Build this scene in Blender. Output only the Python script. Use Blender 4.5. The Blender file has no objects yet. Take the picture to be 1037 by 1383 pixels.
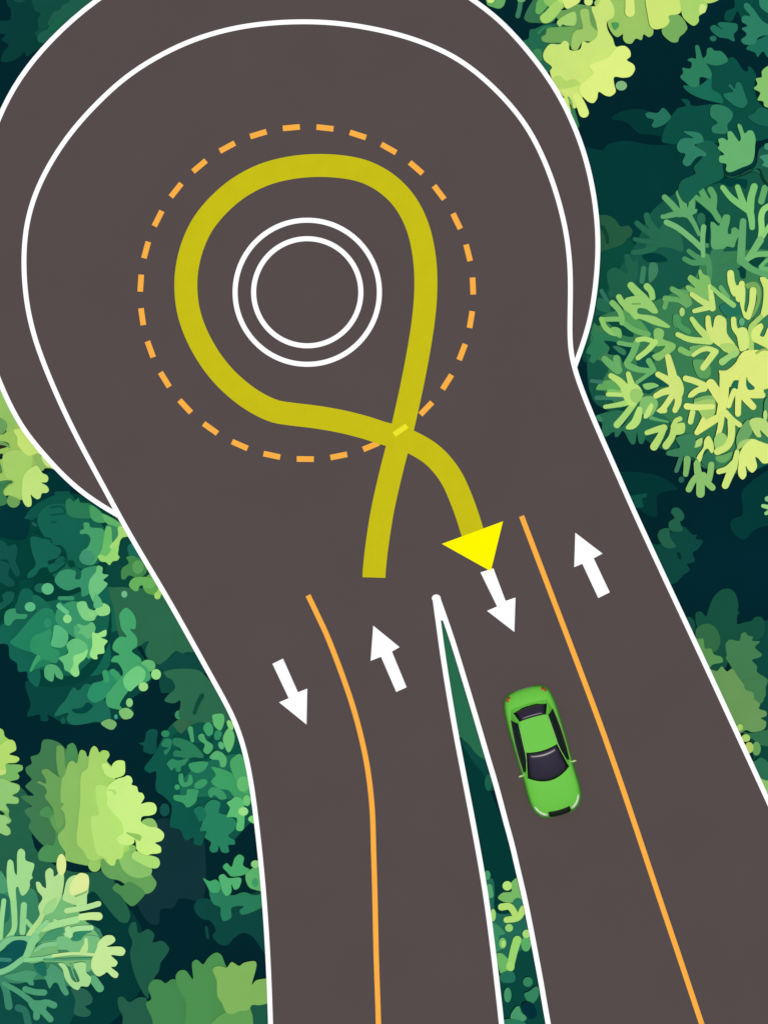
import bpy, bmesh, math, random
from mathutils import Vector, Matrix
from mathutils.geometry import tessellate_polygon

# ---------------------------------------------------------------- camera, sky, sun, exposure
S = 0.0257            # metres of road surface per unit of the site plan
ZD = 2.4              # level of the road deck above the forest floor
HC = 1400.0            # flying height of the camera above the road
SUN_ELEV, SUN_AZ = math.radians(89.2), math.radians(118)
scene = bpy.context.scene
C = scene.collection
cam = bpy.data.objects.new('camera', bpy.data.cameras.new('camera'))
C.objects.link(cam)
cam.location = (0, 0, ZD + HC)
cam.data.sensor_fit = 'VERTICAL'
cam.data.angle = 2*math.atan(1383*S/2/HC)
cam.data.clip_start = 10.0
cam.data.clip_end = 6000
scene.camera = cam
world = bpy.data.worlds.new('World')
scene.world = world
world.use_nodes = True
wn = world.node_tree
bg = wn.nodes['Background']
sky = wn.nodes.new('ShaderNodeTexSky')
sky.sky_type = 'NISHITA'
sky.sun_disc = False
sky.sun_elevation = SUN_ELEV
sky.sun_rotation = SUN_AZ
wn.links.new(sky.outputs[0], bg.inputs[0])
bg.inputs[1].default_value = 0.06
sl = bpy.data.lights.new('sun', 'SUN')
sl.energy = 3.4
sl.angle = math.radians(0.5)
sl.color = (1.0, 0.965, 0.90)
so = bpy.data.objects.new('sun', sl)
C.objects.link(so)
sd = Vector((math.sin(SUN_AZ)*math.cos(SUN_ELEV), math.cos(SUN_AZ)*math.cos(SUN_ELEV), math.sin(SUN_ELEV)))
so.rotation_euler = sd.to_track_quat('Z', 'Y').to_euler()
so.location = sd*150
vs = scene.view_settings
vs.view_transform = 'Standard'
vs.look = 'None'
vs.exposure = 0.0
vs.gamma = 1.0
vs.use_curve_mapping = False
E = ILLUM = (1.20, 1.20, 1.20)    # light that reaches an open level surface, per channel

# ---------------------------------------------------------------- materials
def lin(hexa):
    c = [int(hexa[i:i+2], 16)/255 for i in (1, 3, 5)]
    return [((v+0.055)/1.055)**2.4 if v > 0.04045 else v/12.92 for v in c]

MATS = {}
def mat(name, hexa, rough=1.0, spec=0.0, metal=0.0, coat=0.0, noise=0.05, scale=2.0, bump=0.0, raw=False):
    key = (name, hexa)
    if key in MATS: return MATS[key]
    m = bpy.data.materials.new(name)
    m.use_nodes = True
    nt = m.node_tree
    b = nt.nodes['Principled BSDF']
    col = lin(hexa)
    if not raw: col = [min(0.84, c/e) for c, e in zip(col, E)]
    b.inputs['Roughness'].default_value = rough
    b.inputs['Specular IOR Level'].default_value = spec
    b.inputs['Metallic'].default_value = metal
    b.inputs['Coat Weight'].default_value = coat
    tc = nt.nodes.new('ShaderNodeTexCoord')
    nz = nt.nodes.new('ShaderNodeTexNoise')
    nz.inputs['Scale'].default_value = scale
    nz.inputs['Detail'].default_value = 4
    nt.links.new(tc.outputs['Object'], nz.inputs['Vector'])
    mr = nt.nodes.new('ShaderNodeMapRange')
    mr.inputs['From Min'].default_value = 0.25; mr.inputs['From Max'].default_value = 0.75
    mr.inputs['To Min'].default_value = 1-noise; mr.inputs['To Max'].default_value = 1+noise
    nt.links.new(nz.outputs['Fac'], mr.inputs['Value'])
    vm = nt.nodes.new('ShaderNodeVectorMath'); vm.operation = 'SCALE'
    vm.inputs[0].default_value = col[:3]
    nt.links.new(mr.outputs[0], vm.inputs['Scale'])
    nt.links.new(vm.outputs[0], b.inputs['Base Color'])
    if bump:
        bp = nt.nodes.new('ShaderNodeBump')
        bp.inputs['Strength'].default_value = bump
        bp.inputs['Distance'].default_value = 0.02
        nz2 = nt.nodes.new('ShaderNodeTexNoise'); nz2.inputs['Scale'].default_value = 60
        nt.links.new(tc.outputs['Object'], nz2.inputs['Vector'])
        nt.links.new(nz2.outputs['Fac'], bp.inputs['Height'])
        nt.links.new(bp.outputs[0], b.inputs['Normal'])
    MATS[key] = m
    return m

# ---------------------------------------------------------------- geometry helpers
def at(px, py, z):
    """site-plan units to metres; the plan was surveyed from the air at HC, hence the small scale change with height"""
    k = S*(ZD + HC - z)/HC
    return ((px-518.5)*k, (691.5-py)*k, z)

def crom(pts, n=4, closed=True, t=0.5):
    out = []
    N = len(pts)
    rng = range(N) if closed else range(N-1)
    for i in rng:
        if closed: p0, p1, p2, p3 = pts[i-1], pts[i], pts[(i+1) % N], pts[(i+2) % N]
        else: p0, p1, p2, p3 = pts[max(i-1, 0)], pts[i], pts[i+1], pts[min(i+2, N-1)]
        # centripetal weighting keeps uneven spacing from looping
        for k in range(n):
            u = k/n
            d1 = math.dist(p1, p2) or 1e-6
            m1 = [(p2[a]-p0[a])/max(math.dist(p0, p1)+d1, 1e-6)*d1 for a in (0, 1)]
            m2 = [(p3[a]-p1[a])/max(math.dist(p2, p3)+d1, 1e-6)*d1 for a in (0, 1)]
            h1, h2, h3, h4 = 2*u**3-3*u*u+1, u**3-2*u*u+u, -2*u**3+3*u*u, u**3-u*u
            out.append(tuple(h1*p1[a]+h2*m1[a]+h3*p2[a]+h4*m2[a] for a in (0, 1)))
    if not closed: out.append(tuple(pts[-1]))
    return out

def area(pts):
    return sum(pts[i-1][0]*pts[i][1]-pts[i][0]*pts[i-1][1] for i in range(len(pts)))/2

def normals2(pts):
    """outward unit normals of a closed outline of positive area"""
    N = len(pts); out = []
    for i in range(N):
        a, b = pts[i-1], pts[(i+1) % N]
        dx, dy = b[0]-a[0], b[1]-a[1]
        l = math.hypot(dx, dy) or 1
        out.append((dy/l, -dx/l))
    return out

def add_slab(bm, pts, z, thick, mi, inset=0.5, drop=0.006, under=3.0):
    """a leaf clump: outline in plan units, flat crown with a rounded rim and an undercut belly"""
    if area(pts) < 0: pts = pts[::-1]
    nr = normals2(pts)
    rings = []
    for off, zz in ((-inset, z), (0, z-drop), (-under*0.3, z-thick*0.6), (-under, z-thick)):
        rings.append([bm.verts.new(at(p[0]+n[0]*off, p[1]+n[1]*off, zz)) for p, n in zip(pts, nr)])
    N = len(pts)
    for a, b in zip(rings, rings[1:]):
        for i in range(N):
            j = (i+1) % N
            f = bm.faces.new((a[i], a[j], b[j], b[i])); f.material_index = mi; f.smooth = False
    for r, flip in ((rings[0], False), (rings[-1], True)):
        tri = tessellate_polygon([[Vector((v.co.x, v.co.y, 0)) for v in r]])
        for t in tri:
            vs_ = [r[k] for k in t]
            n = (vs_[1].co-vs_[0].co).cross(vs_[2].co-vs_[0].co).z
            if (n < 0) != flip: vs_.reverse()
            try:
                f = bm.faces.new(vs_); f.material_index = mi
            except ValueError: pass

def stroke_outline(pts, w0, w1):
    c = crom(pts, 5, closed=False) if len(pts) > 2 else [tuple(pts[0])]+[tuple(pts[0][a]+(pts[1][a]-pts[0][a])*k/4 for a in (0, 1)) for k in (1, 2, 3, 4)]
    N = len(c); L, R = [], []
    for i, p in enumerate(c):
        a, b = c[max(i-1, 0)], c[min(i+1, N-1)]
        dx, dy = b[0]-a[0], b[1]-a[1]; l = math.hypot(dx, dy) or 1
        w = (w0+(w1-w0)*i/(N-1))/2
        L.append((p[0]+dy/l*w, p[1]-dx/l*w)); R.append((p[0]-dy/l*w, p[1]+dx/l*w))
    def cap(p, q, s, w):
        ang = math.atan2(q[1]-p[1], q[0]-p[0])
        return [(p[0]+math.cos(ang+s*math.pi/2*k/3)*w/2, p[1]+math.sin(ang+s*math.pi/2*k/3)*w/2) for k in (-2, -1, 0, 1, 2)]
    end = cap(c[-1], (2*c[-1][0]-c[-2][0], 2*c[-1][1]-c[-2][1]), 1, w1)
    start = cap(c[0], (2*c[0][0]-c[1][0], 2*c[0][1]-c[1][1]), 1, w0)
    return L+end+R[::-1]+start

def link(name, bm, mats, parent=None):
    me = bpy.data.meshes.new(name)
    bmesh.ops.recalc_face_normals(bm, faces=bm.faces) if False else None
    bm.to_mesh(me); bm.free()
    for m in (mats if isinstance(mats, (list, tuple)) else [mats]): me.materials.append(m)
    o = bpy.data.objects.new(name, me)
    C.objects.link(o)
    if parent: o.parent = parent
    return o

def tag(o, label=None, cat=None, group=None, kind=None):
    for k, v in (('label', label), ('category', cat), ('group', group), ('kind', kind)):
        if v: o[k] = v
    return o

def empty(name, loc=(0, 0, 0)):
    e = bpy.data.objects.new(name, None)
    e.empty_display_size = 0.5
    C.objects.link(e); e.location = loc
    return e

def settle(o, root):
    """make a child's mesh, built in world coordinates, local to its root"""
    inv = root.matrix_basis.inverted() if root.rotation_euler == 0 else Matrix.Translation(-Vector(root.location))
    o.data.transform(inv)

# ---------------------------------------------------------------- the ground
bm = bmesh.new()
bmesh.ops.create_grid(bm, x_segments=2, y_segments=2, size=2500)
ground = link('ground', bm, mat('forest_floor', '#03272f', noise=0.10, scale=0.25))
tag(ground, kind='structure')

# ---------------------------------------------------------------- the road deck and its markings
ASPHALT = mat('asphalt', '#554b4a', noise=0.025, scale=0.35, bump=0.15)
CONCRETE = mat('deck_wall', '#8a8680', noise=0.08)
WHITE = mat('white_paint', '#ffffff', noise=0.0)
ORANGE = mat('orange_paint', '#faae44', noise=0.02)

MAIN_L = [(371,1700),(369,1500),(366,1383),(363,1300),(359,1233),(353,1165),(348,1123),(342,1070),(336,1035),(329,1005),(319,977),(309,955),(298,937),
          (270,886),(240,831),(215,788),(194,754),(176,723),(160,695),(138,652),(111,605),(92,567),(75,529),(54,480),(43,445),(37,415),(33,385),(32,352),(33,320),(38,293),(46,263),(61,232),
          (78,203),(97,177),(115,156),(134,137),(155,116),(178,97),(209,78),(243,60),(273,49),(304,40),(334,34),(364,31),(392,29),(420,29),(450,30),(480,34),(512,40),(540,46.5),(570,56),(600,69),(620,80),(642,96),(660,112),(680,131),(700,154),
          (716,177),(728,201),(740,228),(749,253),(758,284),(765,314),(769,345),(770.5,376),(770,405),(769,434),(769,458),(770,475),(774,496),
          (784,524),(797,557),(812,592),(828,627),(842,660),(857,694),(878,739),(898,783),(929.5,849),(965,926),(999,1000),(1036,1080),(1060,1132),(1130,1290),(1300,1680)]
iL, iR = MAIN_L.index((160,695)), MAIN_L.index((774,496))
OUTER = [(160,696),(147,689),(132,679),(118,670),(104,659),(86,643),(69,625),(45,597),(32,580),(21,563),(0,520),(-18,473),(-32,410),(-38,345),(-34,275),(-22,210),(-2,156),(18,117),(40,84),(82,38),(127,0),(180,-36),(250,-70),(330,-90),(410,-95),(490,-85),(565,-52),(636,-2),
         (658,13),(679,30),(706,60),(731,91),(748,116),(763.5,143),(778,176),(791,209),(801,255),(806,290),(807.5,325),(807.5,345),(805,378),(801,413),(795,440),(787,465),(775,497)]
W_L = [(587.5,808),(592,842),(597.5,882),(604,924),(614,983),(625,1041),(637,1103),(647,1157),(655,1205),(662,1255),(670,1320),(677,1383),(690,1520),(705,1700)]
W_R = [(591,808),(603,842),(613,872),(625,911),(641,964),(656,1015),(670,1062),(682,1107),(691,1140),(699,1174),(709,1217),(718,1262),(729,1320),(740,1383),(766,1520),(800,1700)]

def offset_open(pts, d):
    out = []
    for i, p in enumerate(pts):
        a, b = pts[max(i-1, 0)], pts[min(i+1, len(pts)-1)]
        dx, dy = b[0]-a[0], b[1]-a[1]; l = math.hypot(dx, dy) or 1
        out.append((p[0]+dy/l*d, p[1]-dx/l*d))
    return out

def relax(pts, n=5):
    for _ in range(n):
        pts = [pts[0]]+[((a[0]+2*b[0]+c[0])/4, (a[1]+2*b[1]+c[1])/4) for a, b, c in zip(pts, pts[1:], pts[2:])]+[pts[-1]]
    return pts
MAIN_D = relax(crom(MAIN_L, 3, False), 14)
OUTER_D = relax(crom(OUTER, 3, False), 14)
iL = min(range(len(MAIN_D)), key=lambda i: math.dist(MAIN_D[i], (160,695)))
iR = min(range(len(MAIN_D)), key=lambda i: math.dist(MAIN_D[i], (774,496)))
left = offset_open(MAIN_D[:iL], -3.3)
arc = offset_open(OUTER_D[2:-1], -3.3)
right = offset_open(MAIN_D[iR:], -3.3)
left = [p for p in left if p[1] > 699]
arc = [p for p in arc if not (p[0] > 700 and p[1] > 493) and not (p[0] > 155 and p[1] > 640 and p[0] < 300)]
right = [p for p in right if p[1] > 503]
wr = [(x-3.5, y) for x, y in crom(W_R, 3, False) if y > 835]
wl = [(x+3.5, y) for x, y in crom(W_L, 3, False) if y > 835]
deck = left + [(157,701)] + arc + [(780,498)] + right + wr[::-1] + [(594.5,826)] + wl
# (the traced loop runs clockwise on the plan)
def solid(bm, pts, z1, z0, mi_top=0, mi_side=1):
    if area(pts) < 0: pts = pts[::-1]
    top = [bm.verts.new(at(x, y, ZD)[:2]+(z1,)) for x, y in pts]
    bot = [bm.verts.new(at(x, y, ZD)[:2]+(z0,)) for x, y in pts]
    N = len(pts)
    for i in range(N):
        j = (i+1) % N
        f = bm.faces.new((top[i], top[j], bot[j], bot[i])); f.material_index = mi_side
    for t in tessellate_polygon([[Vector((v.co.x, v.co.y, 0)) for v in top]]):
        v3 = [top[k] for k in t]
        if (v3[1].co-v3[0].co).cross(v3[2].co-v3[0].co).z < 0: v3.reverse()
        try: f = bm.faces.new(v3); f.material_index = mi_top
        except ValueError: pass
bm = bmesh.new()
solid(bm, deck, ZD, -0.5)
road = link('road', bm, [ASPHALT, CONCRETE])
tag(road, kind='structure')

def ribbon(pts, w, z, name, m, parent, label=None, smooth=4, w1=None, closed=False, rise=0.0):
    """a painted band of constant width, a few millimetres thick"""
    c = crom(pts, smooth, closed)
    N = len(c); bm = bmesh.new(); rows = []
    for i, p in enumerate(c):
        a, b = (c[i-1], c[(i+1) % N]) if closed else (c[max(i-1, 0)], c[min(i+1, N-1)])
        dx, dy = b[0]-a[0], b[1]-a[1]; l = math.hypot(dx, dy) or 1
        q = w/2; z_ = z+rise*i/N
        e = [(p[0]+dy/l*q, p[1]-dx/l*q), (p[0]-dy/l*q, p[1]+dx/l*q)]
        rows.append([bm.verts.new(at(*e[0], ZD)[:2]+(z_,)), bm.verts.new(at(*e[1], ZD)[:2]+(z_,)),
                     bm.verts.new(at(*e[1], ZD)[:2]+(ZD+0.001,)), bm.verts.new(at(*e[0], ZD)[:2]+(ZD+0.001,))])
    for i in range(N if closed else N-1):
        a, b = rows[i], rows[(i+1) % N]
        for k in range(3):
            if k == 2: bm.faces.new((a[3], a[0], b[0], b[3]))
            else: bm.faces.new((a[k], a[k+1], b[k+1], b[k]))
    if not closed:
        for r in (rows[0], rows[-1]): bm.faces.new(r)
    o = link(name, bm, m, parent)
    return tag(o, label) if label else o

def flat(pts, z, name, m, parent, label=None, z0=None):
    bm = bmesh.new(); solid(bm, pts, z, ZD+0.001 if z0 is None else z0, 0, 0)
    o = link(name, bm, m, parent)
    return tag(o, label) if label else o

ribbon(MAIN_D, 6.6, ZD+0.004, 'edge_line', WHITE, road, 'long white line round the whole turning head and down both outer road edges', smooth=1)
ribbon(OUTER_D, 6.6, ZD+0.006, 'edge_line', WHITE, road, 'outer white arc round the turning circle', smooth=1)
ribbon(W_L[::-1]+[(588.2,806)], 7.0, ZD+0.0045, 'edge_line', WHITE, road, 'left white edge of the narrow planted wedge')
ribbon([(590.3,806)]+W_R, 7.0, ZD+0.0065, 'edge_line', WHITE, road, 'right white edge of the narrow planted wedge')
flat([(589+6*math.cos(t*math.pi/8), 808+5.2*math.sin(t*math.pi/8)) for t in range(16)], ZD+0.008, 'edge_line_tip', WHITE, road)
flat([(590,812),(594,812),(600,835),(597,838),(592.5,838),(590,830)], ZD+0.0075, 'edge_line_tip', WHITE, road)
def ring(cx, cy, r, w, z, **k):
    return ribbon([(cx+r*math.cos(i*math.pi/36), cy+r*math.sin(i*math.pi/36)) for i in range(72)], w, z, 'ring_line', WHITE, road, closed=True, smooth=2, **k)
ring(415, 394.7, 97.3, 6.8, ZD+0.004, label='outer of the two white rings at the centre of the circle')
ring(415, 394.7, 72.3, 6.8, ZD+0.004, label='inner of the two white rings at the centre of the circle')
ribbon([(416,804),(428,829),(441,857),(456,895),(471,937),(480,966),(488.5,999),(495,1030),(500,1065),(503,1100),(504.5,1150),(506,1200),(508,1290),(511,1383),(513,1500),(515,1700)], 7.1, ZD+0.004, 'centre_line', ORANGE, road, 'curving orange line down the left carriageway')
ribbon([(704,697),(742,797),(781,900),(810,978),(835,1049),(859,1120),(888,1207),(916,1290),(947,1383),(990,1512),(1050,1700)], 7.1, ZD+0.004, 'centre_line', ORANGE, road, 'straight orange line down the right carriageway')
BRIGHT = mat('bright_yellow_paint', '#fff600', noise=0.0)
for k in range(31):
    a = math.radians(90 + 0.5 - k*360/31)
    ca, sa = math.cos(a), math.sin(a)
    def q(dr, dt): 
        r = 224.3+dr
        return (414.3+r*ca-dt*sa, 395.7+r*sa+dt*ca)
    flat([q(-3.8,-11.5), q(3.8,-11.5), q(3.8,11.5), q(-3.8,11.5)], ZD+0.004, 'lane_dash', ORANGE, road)

ARROW = 'white painted direction arrows'
def arrow(pts, label):
    cx, cy = sum(p[0] for p in pts)/7, sum(p[1] for p in pts)/7
    o = flat(pts, ZD+0.004, 'direction_arrow', WHITE, None)
    tag(o, label, 'road arrow', ARROW)
    loc = Vector(at(cx, cy, ZD)); o.data.transform(Matrix.Translation(-loc)); o.location = loc
arrow([(368,896.5),(382.3,889.5),(402.5,935),(415,930),(414,978.5),(377,948.5),(390,943)], 'white arrow pointing down the road, left of the curving orange line')
arrow([(504,845),(539.5,874),(529.2,880),(549,928.2),(535,934.5),(514.5,887),(500.5,892.5)], 'white arrow pointing up, between the curving orange line and the narrow planted wedge')
arrow([(648.5,773),(666,767.5),(682.5,811.5),(695.8,807),(694.3,853.5),(657.5,825),(671,819)], 'white arrow pointing down, its tail under the yellow arrowhead')
arrow([(776.5,719.5),(813.3,747.7),(801.3,754),(823,800),(807.5,807.7),(786,761.5),(775,766)], 'white arrow pointing up, right of the straight orange line')

route = empty('route_arrow', at(505, 700, ZD))
tag(route, 'thick yellow band looping once round the circle and ending in a bright arrowhead', 'route arrow')
BAND = mat('yellow_band', '#c5bc17', noise=0.03, scale=1.5)
path = [(505,780),(505.4,770),(509,737),(516,692),(524,655),(532,622),(543,580),(551,545),(558,512),(565,475),(571,437),(574.5,400),(574.5,365),(571,335),(564,307),(552,281),(536,260),(515,243),(490,231),(460,225),(425,223.5),(390,227),(355,236.5),
        (322,254),(295,277),(274,303),(260,333),(252.5,365),(251.5,395),(256,425),(267,455),(284,485),(305,511),(330,533),(352,547),(372,555.5),(392,559),(425,563),(460,569),(492,577),(517,585),(543,592),
        (563,601),(582,613),(598,629),(611,648),(621,670),(630,694),(637,716),(642,732)]
cut = 20
b1 = ribbon(path, 31, ZD+0.012, 'band', BAND, None, rise=0.004)

hd = flat([(596.5,734.5),(679,704),(662.5,771.5)], ZD+0.024, 'arrowhead', BRIGHT, None, z0=ZD+0.014)
tag(hd, 'bright yellow triangular arrowhead')
a = math.radians(90+0.5-3*360/31); ca, sa = math.cos(a), math.sin(a)
ds = flat([(414.3+(224.3+dr)*ca-dt*sa, 395.7+(224.3+dr)*sa+dt*ca) for dr, dt in ((-3.6,-10.5),(3.6,-10.5),(3.6,10.5),(-3.6,10.5))], ZD+0.021, 'dash', mat('pale_yellow_paint', '#ece32c', noise=0), None, z0=ZD+0.014)
tag(ds, 'lighter yellow dash where the band crosses itself')
for o in (b1, hd, ds):
    o.data.transform(Matrix.Translation(-Vector(route.location))); o.parent = route

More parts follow.
